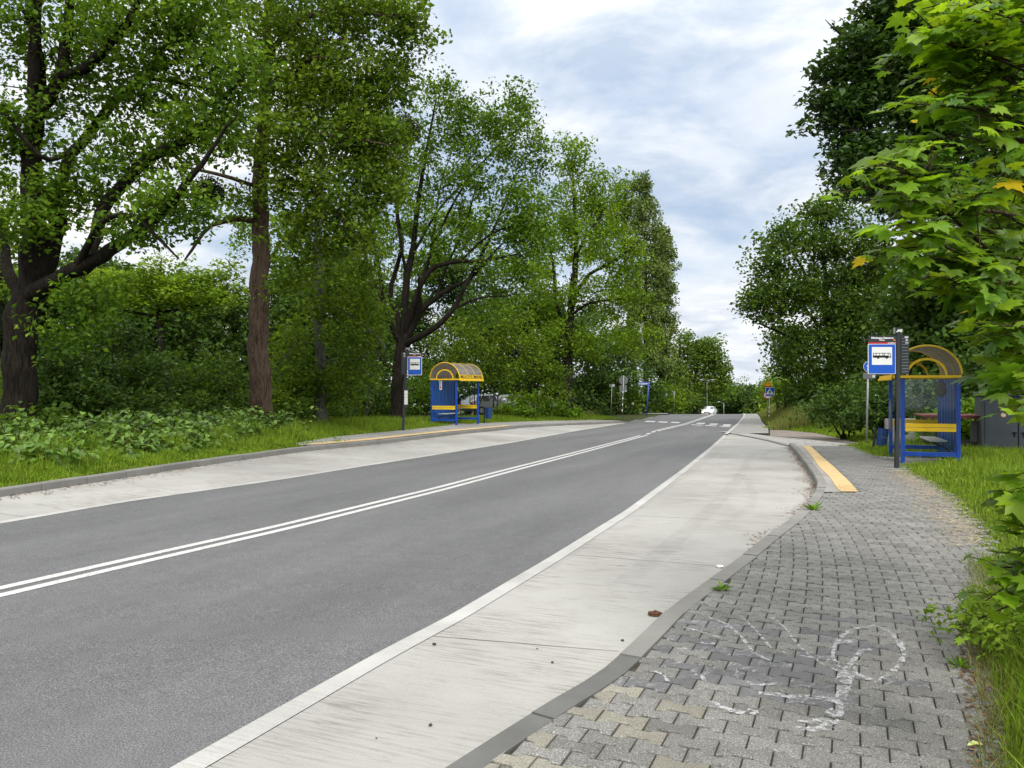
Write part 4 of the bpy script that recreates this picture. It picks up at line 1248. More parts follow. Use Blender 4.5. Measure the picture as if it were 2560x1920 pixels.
deadleaf = plain('dead_leaf', (.10, .05, .03), .9, .1, var=.4, scale=50)
lump('leaf_clump', 1637, 1537, .004, .05, .35, deadleaf, 'brown clump of dead leaves on the bus bay near the kerb', 'leaf clump', 80)
lump('litter', 1800, 1418, .003, .035, .4, MB_['paper'], 'crumpled white scrap of paper on the bus bay', 'litter', 81)
lump('brick_chip', 1862, 1406, .003, .03, .5, plain('brick_chip_red', (.35, .12, .06), .9, .1, var=.3), 'small reddish chip at the foot of the right kerb', 'brick chip', 82)
leafy = plain('yellow_leaf', (.55, .58, .22), .7, .2, var=.15, scale=30)
p = GP(2440, 1864, .035)
fl = MB()
pts = [(-.04, 0), (-.028, .012), (-.012, .014), (-.004, .022), (.012, .016), (.03, .02), (.034, .006), (.026, -.006), (.01, -.016), (-.012, -.012), (-.026, -.01)]
fl.add([(x, y, .004 + .012 * math.cos(x * 60) * .5 + .25 * abs(y)) for x, y in pts] + [(0, 0, .002)], [(i, (i + 1) % len(pts), len(pts)) for i in range(len(pts))])
tag(fl.build('fallen_leaf', leafy, None, p), 'pale yellow fallen leaf on the paving at the bottom right', 'leaf')
# ------------------------------------------------------------------ vegetation materials
def m_leaf(name, a, b, c, trans=.42, rough=.55, spec=.12, clump=.5, hi=None, vein=False):
    """a, b: dark and light clumps; c: odd leaves"""
    t = NT(name)
    ri = t.n('NewGeometry').outputs['Random Per Island']
    n1 = t.noise(clump, 3, .6)
    col = t.mix(t.ramp(n1, [(.36, 0.0), (.64, 1.0)]), a, b)
    col = t.mix(t.ramp(ri, [(.55, 0.0), (1.0, .85)]), col, c)
    v = t.math('MULTIPLY', ri, 7.31); v = t.math('FRACT', v)
    col = t.mix(1.0, col, t.ramp(v, [(0, .50), (1, 1.40)]), 'MULTIPLY')
    if hi is not None:
        u = t.math('FRACT', t.math('MULTIPLY', ri, 23.7))
        col = t.mix(t.ramp(u, [(.988, 0.0), (.99, 1.0)], 'CONSTANT'), col, hi)
    b1 = t.bsdf(col, rough, spec, out=False)
    tl = t.n('BsdfTranslucent'); t.l(t.mix(1.0, col, (1.35, 1.25, .55), 'MULTIPLY'), tl.inputs['Color'])
    mx = t.n('MixShader'); mx.inputs[0].default_value = trans; t.l(b1, mx.inputs[1]); t.l(tl.outputs[0], mx.inputs[2])
    t.l(mx.outputs[0], t.out.inputs['Surface'])
    return t.m
def m_bark(name, a, b, sc=1.0, moss=None):
    t = NT(name)
    mp = t.n('Mapping'); t.l(t.co(), mp.inputs['Vector']); mp.inputs['Scale'].default_value = (9 * sc, 9 * sc, 1.6 * sc)
    n1 = t.n('TexNoise'); t.l(mp.outputs[0], n1.inputs['Vector']); n1.inputs['Scale'].default_value = 1.6; n1.inputs['Detail'].default_value = 6; n1.inputs['Roughness'].default_value = .65; n1.inputs['Distortion'].default_value = .8
    c = t.mix(t.ramp(n1.outputs['Fac'], [(.36, 0.0), (.62, 1.0)]), a, b)
    big = t.noise(.8, 3, .6)
    c = t.mix(1.0, c, t.ramp(big, [(.3, .7), (.7, 1.2)]), 'MULTIPLY')
    if moss: c = t.mix(t.ramp(t.noise(1.6, 4, .7), [(.52, 0.0), (.70, .6)]), c, moss)
    t.bsdf(c, .95, .1, normal=t.bump(n1.outputs['Fac'], .9, .06))
    return t.m
LF = dict(
    oak=m_leaf('oak_leaf', (0.058, 0.128, 0.013), (0.125, 0.23, 0.018), (0.2, 0.31, 0.028)),
    oak2=m_leaf('oak_leaf_olive', (0.068, 0.138, 0.014), (0.138, 0.228, 0.019), (0.205, 0.295, 0.032)),
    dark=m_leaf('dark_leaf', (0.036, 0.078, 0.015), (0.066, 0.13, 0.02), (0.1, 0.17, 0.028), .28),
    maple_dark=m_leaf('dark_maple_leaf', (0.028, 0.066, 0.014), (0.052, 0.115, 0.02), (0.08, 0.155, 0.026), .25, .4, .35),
    lime=m_leaf('lime_leaf', (0.125, 0.225, 0.022), (0.19, 0.3, 0.026), (0.23, 0.34, 0.035), .45),
    mid=m_leaf('mid_leaf', (0.085, 0.17, 0.013), (0.17, 0.285, 0.018), (0.235, 0.345, 0.028)),
    poplar=m_leaf('poplar_leaf', (0.105, 0.165, 0.04), (0.165, 0.235, 0.055), (0.22, 0.28, 0.075), .25),
    linden=m_leaf('linden_leaf', (0.046, 0.098, 0.016), (0.085, 0.158, 0.022), (0.13, 0.205, 0.03)),
    far=m_leaf('far_leaf', (0.075, 0.145, 0.022), (0.135, 0.225, 0.03), (0.19, 0.275, 0.04)),
    shrub=m_leaf('shrub_leaf', (0.075, 0.165, 0.014), (0.15, 0.28, 0.02), (0.21, 0.34, 0.03), .4),
    knot=m_leaf('knotweed_leaf', (0.085, 0.175, 0.032), (0.165, 0.29, 0.045), (0.23, 0.36, 0.06), .35, .42, .4, clump=.9),
    maple=m_leaf('maple_leaf', (0.078, 0.178, 0.02), (0.19, 0.34, 0.018), (0.28, 0.42, 0.022), .55, .36, .35, clump=1.6, hi=(.50, .40, .04)),
    mistle=m_leaf('mistletoe_leaf', (.014, .020, .008), (.024, .034, .012), (.03, .04, .014), .1),
    grass=m_leaf('grass_blade', (.125, .22, .018), (.215, .34, .026), (.29, .37, .05), .4, .55, .2, clump=.8),
    grass2=m_leaf('meadow_grass_blade', (.12, .175, .028), (.20, .235, .06), (.34, .31, .13), .35, .6, .2, clump=.5),
    straw=m_leaf('straw', (.46, .36, .20), (.58, .46, .27), (.66, .55, .36), .15, .7, .2, clump=3),
    litter=m_leaf('leaf_litter', (.12, .06, .035), (.20, .11, .07), (.28, .17, .10), .05, .8, .1, clump=3),
)
BK = dict(oak=m_bark('oak_bark', (.009, .0075, .006), (.030, .025, .019)), brown=m_bark('brown_bark', (.045, .030, .022), (.135, .095, .070), .9), pale=m_bark('pale_bark', (.085, .080, .070), (.22, .21, .19), .8),
          dark=m_bark('dark_bark', (.012, .010, .008), (.036, .030, .024)), twig=m_bark('twig_bark', (.05, .04, .025), (.12, .09, .055), 3))

# ------------------------------------------------------------------ leaves
def rnd_dirs(n, up, spread):
    """leaf normals scattered about straight up"""
    v = rng.normal(0, spread, (n, 3)); v[:, 2] += up
    return v / (np.linalg.norm(v, axis=1)[:, None] + 1e-9)
LEAF4 = np.array([(0, 0, 0), (.52, -.30, .07), (1, 0, -.04), (.52, .30, .07)])
LEAF_HEART = np.array([(0, 0, 0), (-.06, .22, .05), (.14, .42, .08), (.48, .40, .06), (.80, .18, .0), (1.0, 0, -.10), (.80, -.18, .0), (.48, -.40, .06), (.14, -.42, .08), (-.06, -.22, .05), (.42, 0, 0.0)])
HEART_F = [(k, k + 1, 10) for k in range(9)] + [(9, 0, 10)]
def place_leaves(P_, size, up=1.0, spread=.75, shape=LEAF4, normals=None, dirs=None):
    """verts of one small leaf blade per point"""
    n = len(P_)
    N = rnd_dirs(n, up, spread) if normals is None else normals
    T = rng.normal(0, 1, (n, 3)) if dirs is None else dirs.copy()
    T -= N * (T * N).sum(1)[:, None]; T /= np.linalg.norm(T, axis=1)[:, None] + 1e-9
    B = np.cross(N, T)
    s = np.broadcast_to(np.asarray(size, float), (n,))[:, None, None]
    V = P_[:, None, :] + s * (shape[None, :, 0:1] * T[:, None] + shape[None, :, 1:2] * B[:, None] + shape[None, :, 2:3] * N[:, None])
    return V
def leaf_mesh(name, P_, size, mat, up=1.0, spread=.75, **kw):
    V = place_leaves(P_, size, up, spread, **kw)
    n = len(P_)
    return npmesh(name, V.reshape(-1, 3), np.arange(n * 4).reshape(n, 4), mat)

def blob_points(blobs, n_per, shell=.55):
    """clump centres inside ellipsoids, more of them near the outside"""
    out = []
    for (c, r, n) in blobs:
        d = rng.normal(0, 1, (n, 3)); d /= np.linalg.norm(d, axis=1)[:, None]
        rad = np.where(rng.random(n) < shell, rng.uniform(.72, 1.0, n), rng.random(n) ** (1 / 3.) * .8)
        out.append(np.array(c) + d * rad[:, None] * np.array(r))
    return np.concatenate(out)

class Wood:
    """branch skeleton that reaches out to every leaf clump"""
    def __init__(self): self.P = []; self.R = []; self.tubes = []; self.own = []; self.O = []; self.k = 0
    def limb(self, pts, radii, n=9, step=.3, keep=True):
        pts = np.array([tuple(p) for p in pts], float); radii = np.asarray(radii, float)
        e_ = pts[-1] - pts[-2]; e_ = e_ / np.linalg.norm(e_) + rng.normal(0, .2, 3)
        pts = np.vstack([pts, pts[-1] + e_ * radii[-1] * 7, pts[-1] + (e_ + rng.normal(0, .25, 3)) * radii[-1] * 13]); radii = np.append(radii, [radii[-1] * .55, .006])
        seg = np.linalg.norm(np.diff(pts, axis=0), axis=1); s = np.concatenate([[0], np.cumsum(seg)])
        m = max(int(s[-1] / step), 2)
        t = np.linspace(0, s[-1], m + 1)
        # smooth curve through the points
        idx = np.interp(t, s, np.arange(len(pts)))
        i = np.clip(idx.astype(int), 0, len(pts) - 2); f = (idx - i)[:, None]
        p0 = pts[np.maximum(i - 1, 0)]; p1 = pts[i]; p2 = pts[i + 1]; p3 = pts[np.minimum(i + 2, len(pts) - 1)]
        q = .5 * ((2 * p1) + (p2 - p0) * f + (2 * p0 - 5 * p1 + 4 * p2 - p3) * f ** 2 + (3 * p1 - p0 - 3 * p2 + p3) * f ** 3)
        r = np.interp(t, s, radii if len(radii) == len(pts) else np.linspace(radii[0], radii[-1], len(pts)))
        q = q + rng.normal(0, 1, q.shape) * (r[:, None] * .10)
        tb = (q, r, n)
        if not keep: self.k += 1
        self.tubes.append(tb); self.own.append(0 if keep else self.k)
        self.P.append(q); self.R.append(r); self.O.append(np.full(len(q), self.own[-1]))
        return tb
    def reach(self, C, rmax=.045, rmin=.006, sag=.10):
        nodes = np.concatenate(self.P); rad = np.concatenate(self.R)
        d0 = np.array([np.min(np.sum((nodes - c) ** 2, 1)) for c in C])
        N = np.zeros((len(nodes) + 4 * len(C), 3)); N[:len(nodes)] = nodes; RR = np.zeros(len(N)); RR[:len(nodes)] = rad; k = len(nodes)
        OW = np.zeros(len(N), int); OW[:k] = np.concatenate(self.O)
        for i in np.argsort(d0):
            c = C[i]
            dv = N[:k] - c
            dd = np.sqrt((dv ** 2).sum(1)) + np.maximum(dv[:, 2], 0) * .7 - np.minimum(RR[:k], .1) * 3
            j = int(np.argmin(dd)); a = N[j]
            L = np.linalg.norm(c - a)
            if L < .05: continue
            m = 4
            t = np.linspace(0, 1, m + 1)[:, None]
            mid = rng.normal(0, .10 * L, 3); mid[2] += sag * L
            q = a * (1 - t) + c * t + 4 * t * (1 - t) * mid * .5
            r0 = min(rmax, RR[j] * .75, .008 + .012 * L)
            r = np.linspace(r0, max(rmin, r0 * .3), m + 1)
            self.tubes.append((q, r, 5)); self.own.append(OW[j])
            N[k:k + 4] = q[1:]; RR[k:k + 4] = r[1:]; OW[k:k + 4] = OW[j]; k += 4
    def mesh(self, name, mat, tubes=None):
        V, F4, b = [], [], 0
        for q, r, n in (tubes if tubes is not None else self.tubes):
            v, f = tube(q, r, n, cap=False)
            V.append(v); F4.append(np.array(f) + b); b += len(v)
        return npmesh(name, np.concatenate(V), np.concatenate(F4), mat, smooth_=True)

LS_, LN_ = 1.42, .34      # leaf size and leaf count of every crown
def tree(name, label, base, limbs, blobs, leaf, bark, size, per, cr, group=None, cat='tree', up=1.0, spread=.85, flat=.72, rmax=.045, limb_parts=False, droop=0.0, trunk_n=14, dens=1.0, ls=1.0):
    """limbs: list of (points, radii); the first is the trunk. blobs: (centre, radii, clumps)"""
    base = Vector(base)
    t = thing(name, base, label, cat, group)
    wd = Wood()
    for k, (pts, radii) in enumerate(limbs):
        wd.limb(pts, radii, trunk_n if k == 0 else 9, keep=not limb_parts or k == 0)
    blobs = [(c, tuple(max(q - cr * .45, q * .6) for q in r), max(3, int(n_ * dens))) for c, r, n_ in blobs]
    C = blob_points(blobs, 0)
    C = C + rng.normal(0, .35, C.shape) * cr
    wd.reach(C, rmax)
    C2 = C[rng.random(len(C)) < .65]
    dd_ = rng.normal(0, 1, C2.shape); dd_ *= (rng.uniform(.9, 1.9, len(C2)) * cr / np.linalg.norm(dd_, axis=1))[:, None]
    nC = len(C); C = np.concatenate([C, C2 + dd_ * np.array([1, 1, .8])])
    o = np.array(base)
    shift = lambda tbs: [(q - o, r, n) for q, r, n in tbs]
    for w_ in range(wd.k + 1):
        nm_ = 'limb' if w_ else 'trunk'
        link(nm_, wd.mesh(nm_, BK[bark], shift([tb for tb, ow in zip(wd.tubes, wd.own) if ow == w_])), t)
    n = len(C)
    scl = rng.uniform(.55, 1.25, n); scl[nC:] *= .7
    k = rng.poisson(per * .80 * LN_ / ls ** 2 * scl ** 1.6)
    ci = np.repeat(np.arange(n), k)
    sc = scl[ci][:, None]
    dv = rng.normal(0, 1, (len(ci), 3)); dv /= np.linalg.norm(dv, axis=1)[:, None]
    dv *= (rng.random(len(ci)) ** .45)[:, None]
    P_ = C[ci] + dv * np.array([cr, cr, cr * flat]) * 1.5 * sc
    if droop: P_[:, 2] -= droop * ((P_[:, :2] - C[ci][:, :2]) ** 2).sum(1) / cr
    sz = size * LS_ * ls * rng.uniform(.5, 1.35, len(P_))
    link('crown', leaf_mesh('crown', P_ - o, sz, LF[leaf], up, spread), t)
    return t

def B(px, py, d, rx, rz, n, ry=None):
    """crown lobe: photo pixel, distance, half width and half height in photo pixels"""
    s = d / FPX
    return (tuple(W(px, py, d)), (rx * s, ry if ry else rx * s * .85, rz * s), n)
def L(*pts):
    """limb through photo pixels: (px, py, distance, radius)"""
    return [W(p[0], p[1], p[2]) for p in pts], [p[3] for p in pts]
def foot(px, d):
    x = W(px, 970, d).x
    return Vector((x, d, float(land(x, d)) - .05))
def trunk(px, d, pts):
    f = foot(px, d)
    a, r = L(*pts)
    return [f + Vector((0, 0, -.2)), f + Vector((0, 0, .12))] + a, [r[0] * 1.35, r[0] * 1.15] + r
WD = 'trees of the wood on the left'
FW = 'trees beyond the crest'

# ------------------------------------------------------------------ the big oak on the far left
d = 19.0
tree('oak_tree', 'huge old oak with a black trunk and long spreading limbs, far left', foot(52, d), [
    trunk(50, d, [(52, 1060, d, .40), (53, 950, d, .37), (50, 860, d, .36), (55, 800, d, .38), (70, 750, d, .34)]),
    L((72, 750, d, .33), (85, 640, d, .29), (82, 500, d, .26), (82, 380, d, .23), (90, 290, d, .21)),
    L((90, 290, d, .17), (86, 160, d - .3, .14), (90, 0, d - .5, .12), (80, -160, d - .6, .08)),
    L((95, 285, d, .16), (150, 190, d, .14), (168, 95, d, .12), (174, -10, d, .10), (180, -150, d, .06)),
    L((150, 195, d, .13), (221, 165, d - .4, .12), (275, 108, d - .8, .11), (318, 60, d - 1, .10), (350, -20, d - 1.2, .07), (380, -120, d - 1.4, .05)),
    L((70, 740, d, .25), (120, 712, d - .4, .21), (173, 685, d - .7, .19), (228, 655, d - 1, .17), (290, 615, d - 1.3, .145), (336, 584, d - 1.6, .125), (400, 535, d - 2, .105), (440, 495, d - 2.2, .09), (472, 450, d - 2.4, .075), (520, 390, d - 2.6, .05), (570, 310, d - 2.8, .03)),
    L((205, 665, d - .9, .17), (240, 590, d - .6, .15), (260, 520, d - .5, .15), (318, 452, d - .5, .14), (382, 390, d - .6, .13), (443, 362, d - .8, .12), (508, 325, d - 1, .10), (540, 270, d - 1.2, .07), (600, 200, d - 1.4, .04)),
    L((100, 540, d, .17), (150, 470, d + .3, .15), (172, 395, d + .5, .14), (207, 356, d + .6, .13), (250, 298, d + .7, .12), (302, 236, d + .8, .11), (350, 204, d + .9, .10), (398, 135, d + 1, .08), (445, 70, d + 1, .06), (470, -30, d + 1, .04)),
    L((350, 205, d + .9, .07), (420, 160, d + .6, .06), (470, 150, d + .4, .04)), L((370, 195, d + .9, .07), (440, 205, d + .6, .06), (520, 220, d + .3, .03)),
    L((60, 760, d, .2), (20, 680, d + .5, .14), (10, 600, d + 1, .10), (-40, 480, d + 1.5, .07)),
    L((215, 345, d + .5, .08), (120, 400, d - .8, .06), (40, 320, d - 1.2, .05)),
    L((200, 660, d - 1, .09), (250, 560, d - 1.8, .07), (330, 540, d - 2.2, .05), (420, 620, d - 2.4, .03)),
], [B(140, 60, d, 200, 130, 70), B(-60, 120, d, 150, 150, 40), B(330, 60, d - 1, 170, 130, 70), B(40, 330, d - .5, 120, 90, 38), B(-60, 420, d, 120, 130, 30), B(250, 250, d + .6, 170, 110, 55),
    B(420, 200, d, 130, 110, 50), B(500, 330, d - 1, 120, 90, 46), B(330, 400, d - .5, 130, 80, 40), B(160, 470, d - .5, 110, 70, 34), B(430, 520, d - 2, 120, 70, 40), B(300, 560, d - 1.8, 90, 50, 18), B(60, 560, d - 1, 100, 60, 22), B(220, 740, d - 1, 110, 50, 22), B(180, 830, d - 1, 80, 45, 12),
    B(560, 180, d - 1, 110, 120, 40), B(500, 30, d, 130, 120, 46), B(200, -160, d, 300, 140, 60)],
    'oak', 'oak', .105, 150, .38, WD, limb_parts=True, trunk_n=18, spread=.9, dens=.92)

# ------------------------------------------------------------------ thick brown trunk and its tall crown
d = 25.0
tree('tall_tree', 'tall leafy tree with a thick reddish brown trunk, in front of the wood', foot(652, d), [
    trunk(652, d, [(652, 1010, d, .36), (648, 900, d, .33), (646, 780, d, .31), (648, 700, d, .29), (650, 560, d, .27), (652, 430, d, .23), (660, 250, d, .18), (668, 80, d, .13), (672, -120, d, .07)]),
    L((650, 556, d, .12), (596, 546, d - .3, .09), (550, 556, d - .5, .08), (516, 574, d - .7, .06), (470, 640, d - .9, .04)),
    L((655, 400, d, .13), (690, 395, d - .6, .12), (752, 428, d - 1.2, .10), (785, 475, d - 1.6, .09), (832, 520, d - 2, .07), (870, 570, d - 2.2, .04)),
    L((660, 240, d, .12), (702, 196, d - .6, .11), (745, 170, d - 1, .10), (778, 146, d - 1.4, .08), (860, 147, d - 1.8, .05)), L((778, 146, d - 1.4, .07), (790, 105, d - 1.5, .06), (850, 100, d - 1.8, .03)),
    L((705, 200, d - .6, .07), (800, 200, d - 1.2, .06), (880, 225, d - 1.8, .03)),
    L((664, 150, d, .10), (740, 60, d - .8, .08), (850, 20, d - 1.4, .06), (960, 40, d - 2, .05), (1040, 40, d - 2.2, .03)),
    L((655, 330, d, .10), (760, 330, d - 1.4, .08), (860, 345, d - 2, .05), (960, 360, d - 2.6, .03)),
    L((650, 470, d, .07), (560, 440, d - .8, .06), (470, 420, d - 1.2, .04)),
], [B(640, 60, d, 170, 130, 70), B(800, 60, d - 1, 170, 110, 80), B(960, 40, d - 1.5, 120, 90, 46), B(1040, 60, d - 2, 60, 60, 14), B(720, 210, d - .8, 170, 110, 80), B(880, 210, d - 1.5, 150, 110, 76), B(980, 190, d - 1.6, 80, 90, 28), B(640, 330, d - .6, 130, 100, 44), B(800, 350, d - 1.5, 160, 100, 70),
    B(930, 350, d - 2, 110, 90, 46), B(720, 470, d - 1, 100, 80, 34), B(850, 480, d - 2, 130, 90, 50), B(960, 470, d - 2, 80, 80, 28), B(600, 500, d - .4, 50, 60, 10), B(780, 600, d - 1.4, 100, 70, 30), B(730, 690, d - .8, 70, 60, 16), B(870, 600, d - 2, 80, 60, 20), B(780, -140, d - 1, 300, 120, 70)],
    'oak2', 'brown', .115, 165, .42, WD, trunk_n=18, spread=.9)

# ------------------------------------------------------------------ pale trunk
d = 30.0
tree('pale_trunk_tree', 'slender tree with a pale grey trunk, right of the thick brown trunk', foot(803, d), [
    trunk(803, d, [(803, 1010, d, .25), (800, 900, d, .21), (798, 800, d, .19), (797, 680, d, .18), (795, 560, d, .16), (800, 450, d, .13), (806, 320, d, .09), (815, 180, d, .05)]),
    L((797, 650, d, .06), (860, 600, d - .6, .05), (900, 560, d - 1, .03)), L((797, 760, d, .05), (880, 790, d - .8, .04), (960, 860, d - 1.2, .02)), L((798, 860, d, .05), (740, 860, d - .6, .03), (690, 930, d - 1, .02)),
    L((800, 900, d, .04), (880, 900, d - .8, .03), (930, 880, d - 1.2, .02)),
], [B(840, 720, d - .6, 110, 90, 40), B(760, 830, d - .4, 90, 60, 24), B(880, 830, d - 1, 100, 60, 30), B(920, 760, d - .8, 70, 70, 20), B(760, 930, d - 1, 100, 40, 20), B(900, 920, d - 1, 80, 40, 16), B(740, 560, d + .5, 60, 80, 16), B(900, 640, d - .5, 80, 70, 22), B(810, 300, d, 90, 120, 30)],
    'oak2', 'pale', .12, 130, .40, WD, droop=.3)

# ------------------------------------------------------------------ forked tree behind the left stop
d = 38.0
tree('forked_tree', 'broad tree whose dark trunk forks into many curving stems, behind the left stop sign', foot(990, d), [
    trunk(990, d, [(992, 1020, d, .33), (995, 960, d, .30), (1000, 900, d, .30), (1006, 862, d, .30)]),
    L((1006, 870, d, .16), (984, 827, d - .3, .14), (962, 764, d - .5, .12), (952, 700, d - .6, .11), (940, 637, d - .8, .08), (925, 540, d - .8, .05)),
    L((1000, 850, d, .15), (994, 790, d + .3, .14), (976, 732, d + .5, .12), (996, 653, d + .6, .11), (1006, 605, d + .6, .09), (997, 552, d + .7, .07), (985, 430, d + .8, .04)),
    L((1008, 860, d, .22), (1010, 795, d, .20), (1016, 700, d, .18), (1032, 621, d, .15), (1039, 558, d, .13), (1055, 440, d, .10), (1075, 330, d, .06), (1090, 250, d, .04)),
    L((1012, 850, d, .17), (1024, 795, d - .4, .15), (1050, 716, d - .7, .13), (1085, 669, d - .9, .12), (1149, 653, d - 1.2, .10), (1196, 656, d - 1.5, .08), (1270, 640, d - 1.8, .05)),
    L((1016, 840, d, .17), (1040, 789, d - .2, .15), (1085, 748, d - .4, .13), (1133, 716, d - .6, .11), (1165, 705, d - .7, .10), (1198, 672, d - .8, .08), (1245, 620, d - 1, .05)),
    L((1010, 866, d, .18), (1034, 849, d - .4, .16), (1085, 821, d - .8, .15), (1126, 780, d - 1, .13), (1158, 723, d - 1, .11), (1190, 665, d - 1, .09), (1240, 560, d - 1, .06), (1290, 440, d - 1, .04)),
    L((960, 760, d - .5, .06), (930, 690, d - 1, .05), (905, 600, d - 1.2, .04), (890, 500, d - 1.2, .02)), L((1018, 690, d, .09), (1000, 600, d - .6, .07), (990, 500, d - .8, .05), (1000, 380, d - .8, .03)),
    L((1028, 780, d - .4, .10), (1062, 690, d + .3, .08), (1082, 600, d + .6, .06), (1100, 470, d + .8, .04), (1130, 380, d + 1, .02)), L((1090, 745, d - .4, .08), (1120, 660, d, .06), (1160, 570, d + .3, .05), (1190, 470, d + .4, .03)),
    L((1130, 775, d - 1, .07), (1200, 745, d - 1.4, .05), (1270, 740, d - 1.8, .03)), L((1150, 655, d - 1.2, .06), (1220, 590, d - 1.2, .05), (1290, 560, d - 1.4, .03)),
    L((1050, 716, d - .7, .09), (1090, 600, d - .2, .07), (1150, 480, d, .05), (1230, 380, d, .04), (1300, 320, d, .03)),
    L((990, 930, d, .13), (953, 897, d - .3, .11), (945, 862, d - .4, .10), (914, 818, d - .6, .08), (888, 774, d - .8, .06), (870, 690, d - 1, .03)),
    L((1030, 640, d, .08), (1100, 520, d + .5, .06), (1180, 440, d + .8, .04)),
], [B(1010, 420, d, 120, 120, 50), B(1110, 340, d, 130, 120, 56), B(1200, 300, d, 120, 90, 46), B(1290, 330, d - .5, 95, 85, 36), B(1110, 230, d, 70, 50, 14), B(1310, 250, d, 40, 45, 9), B(1340, 400, d - .6, 60, 80, 20), B(1200, 440, d - .5, 140, 90, 50), B(1310, 500, d - 1, 100, 80, 34), B(1080, 530, d, 120, 80, 34), B(1240, 570, d - 1, 120, 70, 40),
    B(1330, 600, d - 1, 80, 70, 24), B(960, 580, d, 80, 80, 22), B(1120, 620, d - .6, 90, 50, 16), B(1260, 660, d - 1.2, 90, 50, 24), B(1320, 700, d - 1.2, 60, 50, 14), B(900, 720, d - .5, 60, 70, 14), B(1230, 730, d - .8, 70, 40, 12), B(930, 800, d - 1, 60, 50, 12), B(1060, 660, d + 1, 70, 50, 10), B(1180, 780, d + 1, 80, 50, 12)],
    'oak', 'oak', .13, 150, .44, WD, limb_parts=True, spread=.9, dens=1.2)

# ------------------------------------------------------------------ trees farther along the left side
d = 58.0
tree('roadside_oak', 'bright green oak with a straight dark trunk, between the left shelter and the sign poles', foot(1418, d), [
    trunk(1418, d, [(1420, 990, d, .36), (1420, 900, d, .33), (1425, 820, d, .30), (1430, 740, d, .26), (1440, 620, d, .18), (1435, 500, d, .12), (1430, 400, d, .07)]),
    L((1424, 830, d, .16), (1390, 760, d - .8, .13), (1385, 680, d - 1, .11), (1370, 590, d - 1, .07)), L((1428, 760, d, .17), (1470, 690, d - .6, .14), (1540, 650, d - 1, .10), (1600, 600, d - 1.2, .06)), L((1440, 700, d, .12), (1450, 620, d - .8, .10), (1500, 540, d - 1, .07)),
    L((1425, 790, d, .12), (1470, 760, d - 1, .10), (1530, 750, d - 1.6, .06)),
], [B(1430, 390, d, 65, 60, 28), B(1420, 500, d, 110, 80, 50), B(1500, 480, d, 70, 70, 30), B(1380, 600, d - .6, 100, 80, 46), B(1490, 600, d - .6, 110, 80, 50), B(1570, 640, d - .8, 60, 70, 24), B(1360, 720, d - 1, 90, 70, 40), B(1470, 730, d - 1, 110, 60, 44), B(1560, 750, d - 1, 80, 70, 34),
    B(1400, 840, d - 1, 90, 50, 26), B(1500, 850, d - 1, 110, 60, 40), B(1590, 850, d - .6, 60, 60, 20), B(1330, 820, d, 70, 60, 22)],
    'mid', 'dark', .17, 165, .62, WD)
d = 101.0
tree('roadside_tree', 'full green tree behind the bright oak, left of the two poplars', foot(1590, d), [
    trunk(1590, d, [(1590, 980, d, .34), (1575, 800, d, .28), (1562, 650, d, .18), (1562, 500, d, .08)]), L((1575, 800, d, .16), (1600, 700, d - 1, .12), (1630, 640, d - 1, .07)), L((1560, 760, d, .14), (1520, 660, d, .10), (1500, 560, d, .06)),
], [B(1560, 480, d, 34, 50, 20), B(1545, 540, d, 45, 50, 18), B(1500, 570, d, 50, 80, 26), B(1560, 560, d, 45, 80, 30), B(1580, 680, d - 1, 55, 80, 36), B(1590, 770, d - 1, 50, 70, 26), B(1540, 800, d - 1, 80, 80, 36), B(1590, 880, d - 1, 60, 60, 30)],
    'far', 'dark', .30, 170, 1.0, WD)
for (px, top, bot, rw, d, lb) in ((1614, 432, 1000, 50, 92, 'tallest narrow poplar, its tip rising above the other trees on the left'), (1653, 568, 1000, 44, 95, 'lower narrow poplar, next to the open sky over the road')):
    H_ = bot - top
    bl = []
    for k in range(9):
        y = top + H_ * (.05 + .095 * k); wv = rw * (.30 + .85 * math.sin(math.pi * min(.62, .10 + k * .085)))
        bl.append(B(px + rng.uniform(-6, 6), y, d, wv, H_ * .06, int(16 + 8 * (wv / rw))))
    tree('poplar_tree', lb, foot(px, d), [trunk(px, d, [(px, 960, d, .3), (px, top + H_ * .5, d, .2), (px, top + 10, d, .04)])], bl, 'poplar', 'dark', .25, 190, .55, WD, flat=1.0, up=.2, spread=1.0)
d = 97.0
tree('verge_tree', 'rounded dark green tree at the left edge of the crest', foot(1700, d), [trunk(1700, d, [(1700, 1000, d, .2), (1700, 900, d, .12), (1700, 840, d, .05)])],
     [B(1662, 910, d, 36, 50, 18), B(1692, 955, d, 36, 45, 18), B(1650, 970, d, 50, 50, 18), B(1718, 992, d - 1, 34, 34, 12)], 'far', 'dark', .26, 150, .8, WD)
d = 130.0
tree('crest_tree', 'large rounded tree standing behind the white car, against the sky', foot(1738, d), [
    trunk(1738, d, [(1738, 1000, d, .4), (1740, 930, d, .3), (1742, 870, d, .15)]), L((1738, 960, d, .2), (1775, 920, d, .14), (1800, 890, d, .08)), L((1738, 950, d, .2), (1705, 910, d, .14), (1690, 880, d, .08))],
     [B(1720, 870, d, 45, 38, 22), B(1760, 870, d, 40, 36, 20), B(1790, 910, d, 36, 44, 22), B(1740, 920, d, 60, 45, 26), B(1810, 955, d, 26, 34, 14), B(1700, 940, d, 40, 40, 18), B(1770, 970, d, 60, 35, 24), B(1715, 995, d, 40, 30, 14)], 'far', 'dark', .34, 170, 1.15, FW, dens=1.6)
